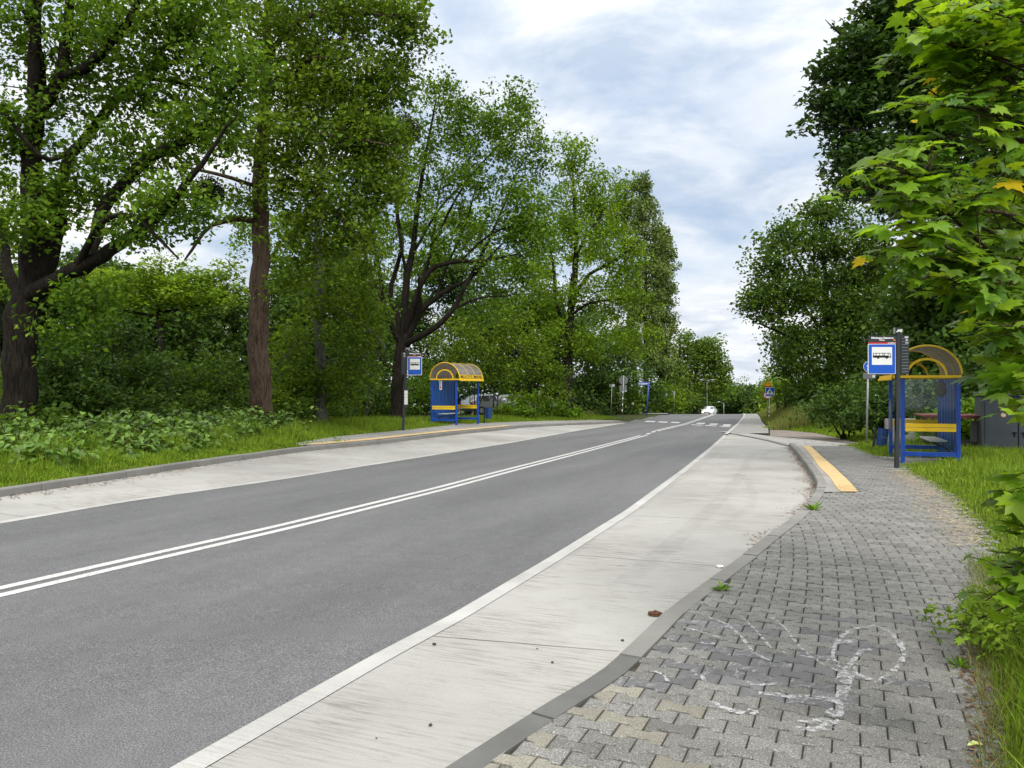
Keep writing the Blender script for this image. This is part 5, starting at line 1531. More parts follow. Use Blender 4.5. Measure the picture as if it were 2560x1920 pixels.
for px, py, rx, rz, d, lf, lb in ((1850, 990, 40, 36, 165, 'far', 'distant bushy tree right of the crest tree, over the lower lamp'), (1886, 1005, 24, 26, 190, 'dark', 'small dark distant tree in the gap over the road'), (1932, 975, 34, 44, 118, 'far', 'pale green tree at the right side of the crest'),
                              (1965, 960, 46, 60, 104, 'mid', 'taller green tree right of the gap over the road'), (1905, 1000, 22, 24, 135, 'dark', 'small dark tree at the right end of the crest')):
    tree('distant_tree', lb, foot(px, d), [trunk(px, d, [(px, py + rz, d, .25), (px, py, d, .12), (px, py - rz * .7, d, .05)])], [B(px, py, d, rx, rz, 26), B(px + rx * .4, py + rz * .5, d, rx * .8, rz * .6, 14), B(px - rx * .5, py + rz * .6, d, rx * .7, rz * .6, 12)], lf, 'dark', .36, 160, 1.2, FW)

bl = []
for px in range(1640, 2010, 14):
    for py in (982, 1000, 1022, 1046):
        if px > 1860 or py > 1004 or 1690 < px < 1850: bl.append((px, py))
CREST = bl
# ------------------------------------------------------------------ right side
d = 50.0
tree('lime_tree', 'round spreading green tree behind the right stop sign, sky showing through its top', foot(2080, d + 2), [
    trunk(2080, d + 2, [(2080, 1020, d + 2, .3), (2075, 900, d + 2, .26), (2070, 780, d + 2, .2), (2060, 650, d + 1, .12), (2050, 560, d + 1, .06)]),
    L((2075, 850, d + 2, .14), (2000, 760, d, .11), (1930, 720, d - 1, .07), (1890, 700, d - 1, .04)), L((2072, 800, d + 2, .14), (2010, 680, d, .10), (1970, 610, d, .06)), L((2072, 820, d + 2, .13), (2140, 720, d, .10), (2200, 650, d, .06)),
    L((2078, 900, d + 2, .12), (1990, 850, d, .09), (1900, 810, d - 1, .05)),
], [B(2070, 530, d + 1, 70, 45, 22), B(2000, 600, d, 95, 60, 30), B(2110, 610, d, 90, 70, 34), B(1930, 660, d - .5, 60, 55, 18), B(1960, 740, d - 1, 90, 60, 32), B(1895, 760, d - 1, 40, 50, 12), B(2070, 730, d, 110, 70, 44), B(1965, 850, d + 10, 65, 55, 24), B(2040, 850, d - .5, 110, 70, 44),
    B(2150, 790, d - 1, 80, 80, 32), B(2190, 660, d, 70, 90, 30), B(2020, 950, d + 12, 70, 55, 24), B(1985, 900, d + 12, 60, 50, 18), B(2090, 950, d, 110, 50, 34), B(2230, 900, d + 1, 90, 80, 34), B(2300, 800, d + 1, 110, 150, 50)],
    'linden', 'dark', .20, 165, .72, 'trees on the right of the road', dens=1.5)
d = 17.0
tree('dark_maple_tree', 'tall dense dark maple overhanging the right pavement, against the sky', foot(2800, d), [
    trunk(2800, d, [(2800, 1000, d, .34), (2780, 800, d, .31), (2700, 600, d, .27), (2500, 350, d, .22), (2470, 100, d, .16), (2450, -150, d, .09)]),
    L((2650, 520, d, .14), (2400, 430, d - .6, .11), (2280, 360, d - 1, .08), (2150, 330, d - 1.2, .04)), L((2560, 420, d, .14), (2380, 230, d - .4, .11), (2250, 130, d - .6, .08), (2120, 90, d - .6, .04)),
    L((2700, 620, d, .13), (2420, 560, d - .8, .10), (2300, 520, d - 1.2, .06), (2180, 480, d - 1.4, .03)), L((2480, 180, d, .12), (2350, 0, d, .09), (2240, -80, d, .05)), L((2720, 640, d, .12), (2760, 500, d - .5, .10), (2760, 380, d - 1, .06)),
    L((2760, 740, d, .11), (2460, 700, d - 1.2, .08), (2380, 720, d - 1.6, .04)),
], [B(2202, 60, d, 90, 90, 46), B(2142, 170, d - .5, 80, 90, 44), B(2108, 280, d - .8, 75, 70, 36), B(2262, 200, d - .5, 120, 110, 70), B(2170, 390, d - 1, 95, 70, 46), B(2362, 60, d, 140, 130, 70), B(2362, 330, d - .6, 150, 100, 70), B(2165, 460, d - 1.2, 70, 45, 22), B(2280, 480, d - 1, 120, 60, 44), B(2445, 200, d, 140, 160, 70),
    B(2445, 480, d - .8, 130, 100, 56), B(2585, 350, d - .6, 140, 180, 70), B(2465, 640, d - 1.4, 120, 80, 44), B(2585, 620, d - 1, 120, 130, 56), B(2375, 600, d - 1.5, 80, 50, 20), B(2545, 800, d - 1.4, 110, 90, 40), B(2705, 500, d, 150, 250, 60), B(2362, -130, d, 250, 110, 60), B(2585, 0, d, 160, 160, 50)],
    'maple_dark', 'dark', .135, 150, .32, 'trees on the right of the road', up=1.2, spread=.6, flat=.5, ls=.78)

# ------------------------------------------------------------------ mistletoe
for px, py, d, r, lb in ((1010, 325, 29, .62, 'dark ball of mistletoe high between the tall tree and the forked tree'), (520, 480, 23, .5, 'dark mistletoe ball hanging left of the thick brown trunk')):
    q = W(px, py, d)
    n = 1500; P_ = rng.normal(0, 1, (n, 3)); P_ /= np.linalg.norm(P_, axis=1)[:, None]; P_ *= (r * rng.random(n) ** .5)[:, None]
    tag(link('mistletoe', leaf_mesh('mistletoe', P_, .10 * rng.uniform(.7, 1.2, n), LF['mistle'], .3, 1.0), None, q), lb, 'mistletoe', 'mistletoe balls')

# ------------------------------------------------------------------ smaller trees and shrubs on the left
d = 41.0
tree('locust_tree', 'small lime green tree with flat layered branches, deep in the undergrowth on the left', foot(405, d), [
    trunk(405, d, [(405, 940, d, .19), (402, 860, d, .17), (398, 800, d, .15), (400, 720, d, .09), (402, 660, d, .05)]),
    L((399, 790, d, .09), (340, 782, d - .5, .07), (270, 765, d - 1, .05), (230, 750, d - 1, .03)), L((399, 780, d, .09), (470, 770, d - .5, .07), (560, 740, d - 1, .04)), L((400, 740, d, .06), (340, 700, d, .05), (280, 690, d, .03)), L((400, 730, d, .06), (460, 700, d, .05), (520, 690, d, .03))],
    [B(400, 675, d, 110, 38, 34), B(320, 705, d - .5, 100, 36, 30), B(480, 705, d - .5, 100, 38, 32), B(300, 755, d - 1, 90, 30, 26), B(430, 745, d - 1, 110, 30, 30), B(540, 750, d - 1, 70, 35, 22), B(560, 690, d, 60, 60, 20), B(250, 700, d, 60, 50, 16)],
    'lime', 'dark', .17, 110, .45, 'small trees in the undergrowth', flat=.5, up=1.4, spread=.6)
d = 44.0
tree('locust_tree', 'lime green foliage of a tree rising at the far left edge behind the oak', foot(-10, d), [trunk(-10, d, [(-10, 900, d, .2), (0, 700, d, .15), (20, 520, d, .06)])],
    [B(20, 500, d, 120, 70, 34), B(-40, 620, d, 140, 80, 36), B(60, 600, d, 60, 60, 16), B(20, 720, d, 130, 50, 26)], 'lime', 'dark', .19, 120, .6, 'small trees in the undergrowth', flat=.35)

SHB = 'shrubs along the road'
def shrub(name, label, px, d, lobes, leaf, size, per, cr, group=SHB, stems=5, cat='shrub', flat=.6, **kw):
    f = foot(px, d)
    limbs = []
    for k in range(stems):
        a = 2 * math.pi * k / stems + rng.uniform(0, .6); c, r, _n = lobes[k % len(lobes)] if not isinstance(lobes[0][0], (int, float)) else B(*lobes[k % len(lobes)])
        top = Vector(c) + Vector((math.cos(a) * r[0] * .4, math.sin(a) * r[1] * .4, r[2] * .2))
        b0 = f + Vector((math.cos(a) * .15, math.sin(a) * .15, 0))
        limbs.append(([b0, b0.lerp(top, .5) + Vector((0, 0, .1)), top], [.04, .028, .012]))
    bl = [B(*q) if isinstance(q[0], (int, float)) else q for q in lobes]
    return tree(name, label, f, limbs, bl, leaf, 'dark', size, per, cr, group, cat, rmax=.02, flat=flat, trunk_n=7, **kw)
shrub('elder_shrub', 'dense leafy bush at the foot of the big oak', 130, 22, [(150, 900, 22, 90, 70, 30), (190, 980, 21.5, 100, 60, 30), (100, 960, 22, 70, 60, 18)], 'dark', .11, 120, .36)
shrub('elder_shrub', 'tall dark green bush right of the big oak trunk', 280, 24, [(280, 860, 25, 110, 80, 40), (330, 940, 24, 110, 70, 40), (240, 960, 23, 90, 60, 26), (330, 1010, 22, 100, 40, 24)], 'dark', .115, 130, .38)
shrub('elder_shrub', 'mid green bush below the lime green tree', 430, 27, [(400, 930, 28, 110, 60, 34), (480, 960, 27, 110, 60, 36), (430, 1010, 25, 110, 40, 26), (560, 930, 28, 90, 70, 28)], 'linden', .12, 130, .4)
shrub('elder_shrub', 'sunlit leafy bush between the brown trunk and the pale trunk', 730, 30, [(720, 880, 31, 60, 70, 22), (740, 960, 30, 80, 50, 24), (690, 1000, 28, 60, 40, 14), (850, 980, 30, 90, 45, 26)], 'oak2', .125, 120, .4)
shrub('elder_shrub', 'dark bush filling the gap left of the forked tree', 900, 35, [(900, 930, 40, 90, 70, 30), (930, 990, 39, 80, 40, 22), (860, 900, 41, 70, 70, 22)], 'dark', .13, 130, .45)
shrub('bright_shrub', 'bright green shrub behind the left stop sign', 1055, 45, [(1050, 970, 45, 55, 45, 24), (1085, 990, 45, 40, 35, 14), (1030, 1010, 44, 40, 25, 10)], 'shrub', .12, 140, .36)
shrub('thorn_tree', 'olive green bushy tree behind the left shelter', 1180, 53, [(1150, 850, 53, 100, 60, 40), (1230, 880, 53, 90, 60, 36), (1120, 920, 53, 80, 60, 30), (1200, 940, 53, 90, 45, 30), (1270, 800, 53, 60, 60, 20)], 'oak2', .15, 140, .5, cat='small tree')
shrub('thorn_tree', 'pale olive feathery bush tree right of the parked cars', 1330, 54, [(1320, 880, 54, 70, 55, 34), (1360, 930, 54, 70, 50, 32), (1290, 950, 54, 55, 45, 20), (1380, 980, 53, 50, 35, 16)], 'oak2', .14, 140, .46, cat='small tree')
shrub('bright_shrub', 'low bright green shrub spilling over the left pavement edge', 1405, 57, [(1360, 1022, 56.5, 38, 22, 18), (1405, 1026, 57, 45, 25, 26), (1435, 1034, 58, 26, 20, 10)], 'shrub', .13, 150, .30)
shrub('bright_shrub', 'yellow green low shrub beside the litter bin of the left shelter', 1310, 51, [(1300, 1030, 51, 30, 18, 12), (1330, 1022, 51.5, 32, 24, 14)], 'shrub', .12, 130, .28)
shrub('dark_shrub', 'dark shrub in front of the parked cars', 1265, 51, [(1258, 1024, 51, 26, 18, 12), (1295, 1004, 52, 36, 26, 22), (1335, 1000, 52, 30, 26, 14)], 'mid', .12, 120, .3)
for px, py, rx, rz, d, lf, lb in ((1470, 960, 60, 60, 80, 'dark', 'dark leafy bush left of the sign poles'), (1545, 970, 50, 60, 84, 'oak2', 'brownish green bush behind the sign poles'), (1610, 960, 50, 70, 88, 'dark', 'dark bush behind the street name sign'), (1660, 990, 45, 45, 92, 'mid', 'green bush right of the street name sign')):
    shrub('roadside_bush', lb, px, d, [(px, py, d, rx, rz, 30), (px - rx * .5, py + rz * .5, d, rx * .7, rz * .5, 14), (px + rx * .5, py + rz * .5, d, rx * .7, rz * .5, 14)], lf, .24, 130, .85)
for px, py, rx, rz, d, lf, lb in ((2020, 985, 55, 45, 60, 'dark', 'dark bush at the top of the grass bank on the right'), (2110, 1010, 80, 55, 31, 'dark', 'dark shrub behind the grey sign pole on the right'), (2200, 1010, 70, 60, 29, 'dark', 'shrub behind the tilted litter bin'), (2330, 990, 80, 80, 30, 'maple_dark', 'dark bush behind the right shelter'), (2440, 960, 70, 100, 27, 'dark', 'dark bush behind the grey cabinet'), (2390, 1060, 30, 22, 23.5, 'shrub', 'small pale leaved shrub beside the timber stand')):
    shrub('hedge_shrub', lb, px, d, [(px, py, d, rx, rz, 34), (px - rx * .6, py + rz * .5, d - .3, rx * .7, rz * .5, 16), (px + rx * .6, py + rz * .4, d - .2, rx * .7, rz * .5, 16)], lf, .13 if d < 50 else .2, 130, .44 if d < 50 else .7)

# ------------------------------------------------------------------ the wood behind, and the undergrowth: masses nobody could count
def leaf_mass(name, blobs, leaf, size, per, cr, flat=.6, up=1.0, spread=.8, kind='stuff'):
    C = blob_points(blobs, 0, .6)
    ci = np.repeat(np.arange(len(C)), per)
    dv = rng.normal(0, 1, (len(ci), 3)); dv *= (rng.random(len(ci)) ** .45 / np.linalg.norm(dv, axis=1))[:, None]
    P_ = C[ci] + dv * np.array([cr, cr, cr * flat]) * 1.7 * rng.uniform(.6, 1.3, len(C))[ci][:, None]
    o = link(name, leaf_mesh(name, P_, size * rng.uniform(.7, 1.3, len(P_)), LF[leaf], up, spread))
    o['kind'] = kind
    return o
bl = []
for px in range(-500, 1600, 46):
    d = 56 + 8 * math.sin(px * .013) + (20 if px > 950 else 0)
    top = 700 + 40 * math.sin(px * .021) + 30 * math.sin(px * .05 + 1) + (60 if 440 < px < 660 else 0) + 130 * min(1, max(0, (px - 1280) / 150))
    for py in np.arange(top, 1020, 75): bl.append(B(px + rng.uniform(-30, 30), py + 30, d + rng.uniform(-3, 3), 60, 50, 14, ry=2.5))
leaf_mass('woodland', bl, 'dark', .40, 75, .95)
leaf_mass('woodland', [B(px + rng.uniform(-8, 8), py, 150 + rng.uniform(-6, 6), 16, 16, 5, ry=3) for px, py in CREST], 'dark', .55, 60, 1.2)
bl = []
for px in range(640, 1500, 60):
    for py in (560, 640): bl.append(B(px + rng.uniform(-20, 20), py + rng.uniform(-20, 20), 82, 55, 50, 7, ry=2))
leaf_mass('woodland', bl, 'mid', .40, 70, .85)
bl = []
for px in range(2120, 3000, 55):
    for py in np.arange(700, 1040, 80): bl.append(B(px + rng.uniform(-30, 30), py, (36 if px > 2280 else 64) + rng.uniform(-2, 2), 60, 55, 13, ry=1.8))
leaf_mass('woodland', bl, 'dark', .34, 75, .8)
bl = []
for k in range(460):
    y = rng.uniform(17.5, 44); x = float(LK(min(y, YL - 1))) - rng.uniform(4.0, 22) - (y - 17) * .12
    if y > 30 and x > float(LK(min(y, YL - 1))) - 6: continue
    h = rng.uniform(.5, 1.0) + .05 * (y - 17) + max(0, (float(LK(min(y, YL - 1))) - x - 7) * .10)
    bl.append(((x, y, float(land(x, y)) + h * .5), (.9, .9, h * .55), 7))
leaf_mass('undergrowth', bl, 'linden', .15, 44, .34)
bl = []
for k in range(330):
    y = rng.uniform(20, 46); x = float(LK(min(y, YL - 1))) - rng.uniform(6, 26) - (y - 17) * .1
    h = rng.uniform(.9, 1.9)
    bl.append(((x, y, float(land(x, y)) + h * .5), (1.0, 1.0, h * .6), 8))
leaf_mass('undergrowth', bl, 'dark', .15, 44, .36)

# ------------------------------------------------------------------ knotweed along the left verge
def knot_plants(spots, name='knotweed_thicket'):
    VL, FL, b = [], [], 0
    wood = []
    for x, y, h in spots:
        z0 = float(land(x, y))
        az = rng.uniform(0, 6.28); lean = rng.uniform(.15, .5)
        tip = np.array([x + math.cos(az) * lean * h, y + math.sin(az) * lean * h - .15 * h, z0 + h])
        t = np.linspace(0, 1, 6)[:, None]
        q = np.array([x, y, z0]) * (1 - t) + tip * t + np.array([0, 0, .18 * h]) * (4 * t * (1 - t)) * .6
        wood.append((q, np.linspace(.012, .004, 6), 5))
        m = int(11 + 14 * h)
        tt = rng.uniform(.18, 1.0, m)
        C = np.stack([np.interp(tt, t[:, 0], q[:, k]) for k in range(3)], 1)
        aa = rng.uniform(0, 6.28, m)
        out = np.stack([np.cos(aa), np.sin(aa), rng.uniform(-.1, .25, m)], 1)
        C = C + out * rng.uniform(.05, .22, m)[:, None]
        N = np.stack([out[:, 0] * .5, out[:, 1] * .5, np.ones(m)], 1) + rng.normal(0, .36, (m, 3)); N /= np.linalg.norm(N, axis=1)[:, None]
        V = place_leaves(C, rng.uniform(.09, .18, m) * (1.15 - .35 * tt), shape=LEAF_HEART, normals=N, dirs=out)
        VL.append(V.reshape(-1, 3))
        FL.append((np.array(HEART_F)[None] + (np.arange(m) * 11)[:, None, None]).reshape(-1, 3) + b); b += m * 11
    return np.concatenate(VL), np.concatenate(FL), wood
sp_ = []
for k in range(1150):
    y = rng.uniform(11.5, 25.5)
    off = rng.gamma(1.6, 1.0) + .85 + (.5 if y > 19.5 else 0) + (1.2 if y > 22 else 0)
    x = float(LKo(y)) - off
    off += .8 * math.sin(y * 1.7) * math.sin(y * .63 + 1) + .35
    if off > 6: continue
    sp_.append((x, y, max(.22, rng.uniform(.22, .88) * (.72 + .3 * math.sin(y * 2.3 + 1)) + .13 * min(off - 1.0, 3.0))))
sp_ = [(a_, b_, h_ * .86) for a_, b_, h_ in sp_]
V, F, wood = knot_plants(sp_)
tk = link('knotweed_thicket', npmesh('knotweed_thicket', V, F, LF['knot'])); tk['kind'] = 'stuff'
wd = Wood(); o = link('knotweed_stems', wd.mesh('knotweed_stems', BK['twig'], wood)); o['kind'] = 'stuff'; o.parent = tk
for px, d, h, lb in ((40, 15.4, 1.25, 'tall knotweed shoot with broad leaves in front of the big oak trunk'), (232, 17.2, 1.05, 'knotweed shoot standing out above the thicket, right of the big oak'), (332, 18.6, 1.1, 'knotweed shoot at the dark gap in the thicket'), (765, 27, 1.3, 'knotweed shoot reaching up beside the pale trunk')):
    x = W(px, 970, d).x; z0 = float(land(x, d))
    V, F, wood = knot_plants([(x + .012 * j, d + .008 * j, h * (1 - .1 * j)) for j in range(3)])
    t = thing('knotweed_plant', (x, d, z0), lb, 'plant', 'knotweed shoots')
    o3 = np.array([x, d, z0])
    link('foliage', npmesh('foliage', V - o3, F, LF['knot']), t)
    link('stems', Wood().mesh('stems', BK['twig'], [(q - o3, r, n) for q, r, n in wood]), t)

# ------------------------------------------------------------------ grass
def grass(name, P_, h, w_, mat, lean=.35, kind='stuff'):
    n = len(P_)
    a = rng.uniform(0, 2 * math.pi, n); dx, dy = np.cos(a), np.sin(a)
    la = rng.uniform(0, 2 * math.pi, n); ll = np.abs(rng.normal(0, lean, n)) * h
    wx, wy = -dy * w_ / 2, dx * w_ / 2
    V = np.zeros((n, 5, 3))
    bx, by = np.cos(la) * ll, np.sin(la) * ll
    V[:, 0] = P_ - np.stack([wx, wy, 0 * wx], 1); V[:, 1] = P_ + np.stack([wx, wy, 0 * wx], 1)
    mid = P_ + np.stack([bx * .35, by * .35, h * .58], 1)
    V[:, 2] = mid - np.stack([wx, wy, 0 * wx], 1) * .75; V[:, 3] = mid + np.stack([wx, wy, 0 * wx], 1) * .75
    V[:, 4] = P_ + np.stack([bx, by, h * (1 - .25 * np.minimum(1, ll / h))], 1)
    i = np.arange(n)[:, None] * 5
    o = link(name, npmesh(name, V.reshape(-1, 3), [np.concatenate([i, i + 1, i + 3, i + 2], 1), np.concatenate([i + 2, i + 3, i + 4], 1)], LF[mat]))
    o['kind'] = kind
    return o
def field(n, y0, y1, xa, xb, ypow=1.0):
    y = y0 + (y1 - y0) * rng.random(n) ** ypow
    a = xa(y); b = xb(y)
    x = a + (b - a) * rng.random(n)
    return x, y
def zz(x, y, d=0.0): return np.stack([x, y, land(x, y) + d], 1)
# left verge
n = 52000
x, y = field(n, 9.5, 24, lambda y: LKo(y) - 2.3, lambda y: LKo(y) - .01, 1.3)
keep = (y < YB0 - .2) | (x < LB(np.maximum(y, YB0)) - .02)
x, y = x[keep], y[keep]
e = LKo(y) - x
tuft = .75 + .45 * np.sin(x * 5.1 + 2 * np.sin(y * 2.3)) * np.sin(y * 4.3 + x)
hh = np.clip(.08 + .26 * e, .07, .46) * rng.uniform(.5, 1.45, len(x)) * tuft
grass('grass', np.stack([x, y, g(x, y) + .10], 1), hh, .011 + .0004 * y, 'grass', .45)
y_ = rng.uniform(10, 24, 3000); x_ = LKo(y_) - rng.uniform(.25, 2.6, 3000) ** 1.0
ok = np.sin(x_ * 3.1 + y_) * np.sin(y_ * 2.2 - x_) > .15; x_, y_ = x_[ok], y_[ok]
P_ = np.repeat(np.stack([x_, y_, g(x_, y_) + .12], 1), 5, 0) + rng.normal(0, .05, (len(x_) * 5, 3)) * np.array([1, 1, 1.6])
P_[:, 2] = np.maximum(P_[:, 2], g(P_[:, 0], P_[:, 1]) + .11)
tag(link('weeds', leaf_mesh('weeds', P_, .065 * rng.uniform(.5, 1.4, len(P_)), LF['shrub'], .9, .8)), kind='stuff')
n = 42000
x, y = field(n, YB0, LB.y1 - .2, lambda y: LB(y) - np.where(y < 31, 3.2, 3.6), lambda y: LB(y) + .02, 1.0)
e = LB(y) - x
keep = ~((np.abs(x - frL.p.x + .8) < 1.6) & (y > frL.p.y - .1) & (y < frL.p.y + 2.6) & (e < 1.2))
x, y, e = x[keep], y[keep], e[keep]
hh = np.clip(.12 + .20 * e, .12, .50) * rng.uniform(.6, 1.3, len(x)) * np.where(y > 36, .75, 1)
grass('grass', np.stack([x, y, g(x, y) + .10], 1), hh, .02, 'grass', .35)
# far left corner and beyond
n = 30000
y = rng.uniform(LB.y1 - 2, 92, n); x = LE(y) - np.where(y < yb + 2, 6.5, np.interp(y, [yb + 2, yb + 4, 95], [6.0, 2.6, 2.0])) - rng.random(n) * 8
grass('grass', zz(x, y, .02), rng.uniform(.25, .7, n), .045, 'grass2', .25)
n = 16000
y = rng.uniform(YL - 4, yb + 1.5, n); x = LE(y) - 2.5 - rng.random(n) * 9
keep = (x < np.interp(y, [YL - 4, YL - .5, YL + .5, yb + 1.5], [-3, -2.6, -6, -9]) + LE(y)); x, y = x[keep], y[keep]
grass('grass', zz(x, y, .02), rng.uniform(.15, .5, len(x)), .04, 'grass', .3)
# right lawn and the long grass at the paving edge
def grassy(x, y): return np.stack([x, y, np.maximum(land(x, y), g(x, y) + pz(y) - .04)], 1)
n = 60000
x, y = field(n, 4.5, GE.y1 + .5, lambda y: GE(y) - .02, lambda y: GE(y) + 4.6, 1.5)
keep = ~((x > frR.p.x - 1.0 + (y - frR.p.y) * .3) & (x < frR.p.x + 1.25 + (y - frR.p.y) * .35) & (y > frR.p.y - .5 - .36 * (x - frR.p.x)) & (y < frR.p.y + 2.2 - .36 * (x - frR.p.x)))
x, y = x[keep], y[keep]
e = x - GE(y)
hh = np.clip(.05 + .16 * e, .05, .26) * rng.uniform(.55, 1.4, len(x))
grass('grass', grassy(x, y), hh, .009 + .0005 * y, 'grass', .5)
n = 15000
x, y = field(n, 1.6, 5.6, lambda y: GE(y) + .05, lambda y: GE(y) + 1.5, 1.0)
e = x - GE(y)
hh = np.clip(.12 + .62 * e, .1, .60) * rng.uniform(.55, 1.25, len(x))
grass('grass', grassy(x, y), hh, .0085, 'grass', .38)
n = 2600
x, y = field(n, 2.6, 7, lambda y: GE(y) - .06, lambda y: GE(y) + .25, 1.0)
grass('grass', grassy(x, y), rng.uniform(.05, .22, n), .005, 'grass2', .9)
# right bank
n = 60000
y = rng.uniform(YE + 4.5, 92, n); e = rng.random(n) ** 1.3 * 9; x = FR(np.maximum(y, FR.y0)) + .15 + e
h_ = np.clip(.25 + .45 * e, .2, .95) * rng.uniform(.6, 1.2, n)
grass('meadow_grass', zz(x, y, 0), h_, .035, 'grass2', .22)
dfx = lambda y: np.interp(y, [p[1] for p in df], [p[0] for p in df])
n = 30000
y = rng.uniform(df[0][1] - 3, df[-1][1] + 2, n); e = rng.random(n) * 6; x = np.where(y < df[0][1], df[0][0], dfx(y)) + .1 + e
grass('grass', zz(x, y, 0), np.clip(.15 + .12 * e, .15, .6) * rng.uniform(.6, 1.2, n), .03, 'grass', .3)
# dry straw swept along the paving edge, leaf litter by the kerbs
def flat_bits(name, x, y, z, size, mat, asp, kind='stuff'):
    n = len(x); a = rng.uniform(0, 6.28, n)
    dx, dy = np.cos(a) * size / 2, np.sin(a) * size / 2
    V = np.zeros((n, 4, 3)); P_ = np.stack([x, y, z], 1)
    tz = rng.normal(0, .12, n) * size
    for k, (u, v) in enumerate(((-1, -1), (1, -1), (1, 1), (-1, 1))):
        V[:, k] = P_ + np.stack([u * dx - v * dy * asp, u * dy + v * dx * asp, np.abs(u * tz) + .002], 1)
    o = link(name, npmesh(name, V.reshape(-1, 3), np.arange(n * 4).reshape(n, 4), LF[mat])); o['kind'] = kind
y = rng.uniform(7.6, 15.5, 2300); x = GE(y) - .02 + rng.normal(-.06, .13, len(y)) * np.clip(1.2 - np.abs(y - 10.5) * .12, .4, 1.2) * 1.3
flat_bits('straw', x, y, g(x, y) + pz(y) + .006, rng.uniform(.05, .16, len(y)), 'straw', .025)
y = rng.uniform(8.2, RK.y1 - .5, 2400); x = RK(y) - np.abs(rng.normal(0, .12, len(y))) * (1 + .6 * np.sin(y * 3)) - .01
flat_bits('leaf_litter', x, y, g(x, y) + .003, rng.uniform(.012, .04, len(y)), 'litter', .5)
y = rng.uniform(9, 30, 900); x = LK(y) + np.abs(rng.normal(0, .25, len(y))) * (rng.random(len(y)) < .9) + .01
flat_bits('leaf_litter', x, y, g(x, y) + .003, rng.uniform(.02, .06, len(y)), 'litter', .5)
y = rng.uniform(2.4, 5.2, 900); x = GE(y) + rng.uniform(-.12, .14, len(y))
flat_bits('leaf_litter', x, y, g(x, y) + pz(y) + .004, rng.uniform(.01, .03, len(y)), 'litter', .5)
# weeds in the kerb joint and paving
for px, py, s, lb in ((1805, 1465, .10, 'small weed tuft in the joint behind the right kerb'), (2035, 1283, .16, 'flat green weed sprouting on the right kerb near the tactile strip'), (2400, 1637, .09, 'tiny weed tuft between paving stones near the grass')):
    p = GP(px, py, .10)
    n = 26; a = rng.uniform(0, 6.28, n); el = rng.uniform(.15, .9, n)
    D = np.stack([np.cos(a) * np.cos(el), np.sin(a) * np.cos(el), np.sin(el)], 1)
    V = place_leaves(D * .01, s * rng.uniform(.5, 1.1, n), shape=LEAF4 * np.array([1, .45, 1]), normals=np.cross(D, np.cross(np.array([0, 0, 1.0]), D)), dirs=D)
    tag(link('weed', npmesh('weed', V.reshape(-1, 3), np.arange(n * 4).reshape(n, 4), LF['shrub']), None, Vector((p.x, p.y, float(g(p.x, p.y)) + float(pz(p.y)) - .005))), lb, 'weed', 'weeds in the paving')

# ------------------------------------------------------------------ the maple whose branches hang in from the right
def maple_leaf():
    half = [(0, 0), (.10, -.06), (.26, -.20), (.40, -.26), (.36, -.10), (.52, -.06), (.72, .02), (.58, .12), (.70, .30), (.56, .33), (.40, .34), (.44, .48), (.50, .70), (.36, .66), (.27, .60), (.20, .70), (.15, .86), (.09, .92), (.0, 1.12)]
    half = [(y_, x_) for x_, y_ in half]                     # along the leaf, across it
    full = half + [(a, -b) for a, b in half[-2:0:-1]]
    P_ = np.array([(a, b, 0) for a, b in full], float)
    return P_
ML = maple_leaf()
def maple_variant(curl, fold, wob, seed):
    r_ = np.random.default_rng(seed)
    P_ = ML.copy()
    ctr = np.array([[.26, 0, 0]])
    rings = np.concatenate([P_, ctr + (P_ - ctr) * .55, ctr])
    rr = np.hypot(rings[:, 0] - .26, rings[:, 1])
    ang = np.arctan2(rings[:, 1], rings[:, 0] - .26)
    rings[:, 2] = -curl * rr ** 2 + fold * np.abs(rings[:, 1]) + wob * np.cos(ang * 5) * rr + r_.normal(0, .012, len(rings))
    return rings
MV = [maple_variant(.30, .10, .05, 1), maple_variant(.15, .25, .06, 2), maple_variant(.45, -.05, .04, 3), maple_variant(.10, .12, .07, 4)]
nm = len(ML)
MF4 = np.array([(k, (k + 1) % nm, nm + (k + 1) % nm, nm + k) for k in range(nm)])
MF3 = np.array([(nm + k, nm + (k + 1) % nm, 2 * nm) for k in range(nm)])
def maple_crown(P_, D, N, S):
    V, F4, F3, b = [], [], [], 0
    for k in range(len(P_)):
        sh = MV[k % 4]
        T = D[k] - N[k] * (D[k] @ N[k]); T /= np.linalg.norm(T) + 1e-9
        Bn = np.cross(N[k], T)
        V.append(P_[k] + S[k] * (sh[:, 0:1] * T + sh[:, 1:2] * Bn + sh[:, 2:3] * N[k]))
        F4.append(MF4 + b); F3.append(MF3 + b); b += len(sh)
    return np.concatenate(V), [np.concatenate(F4), np.concatenate(F3)]
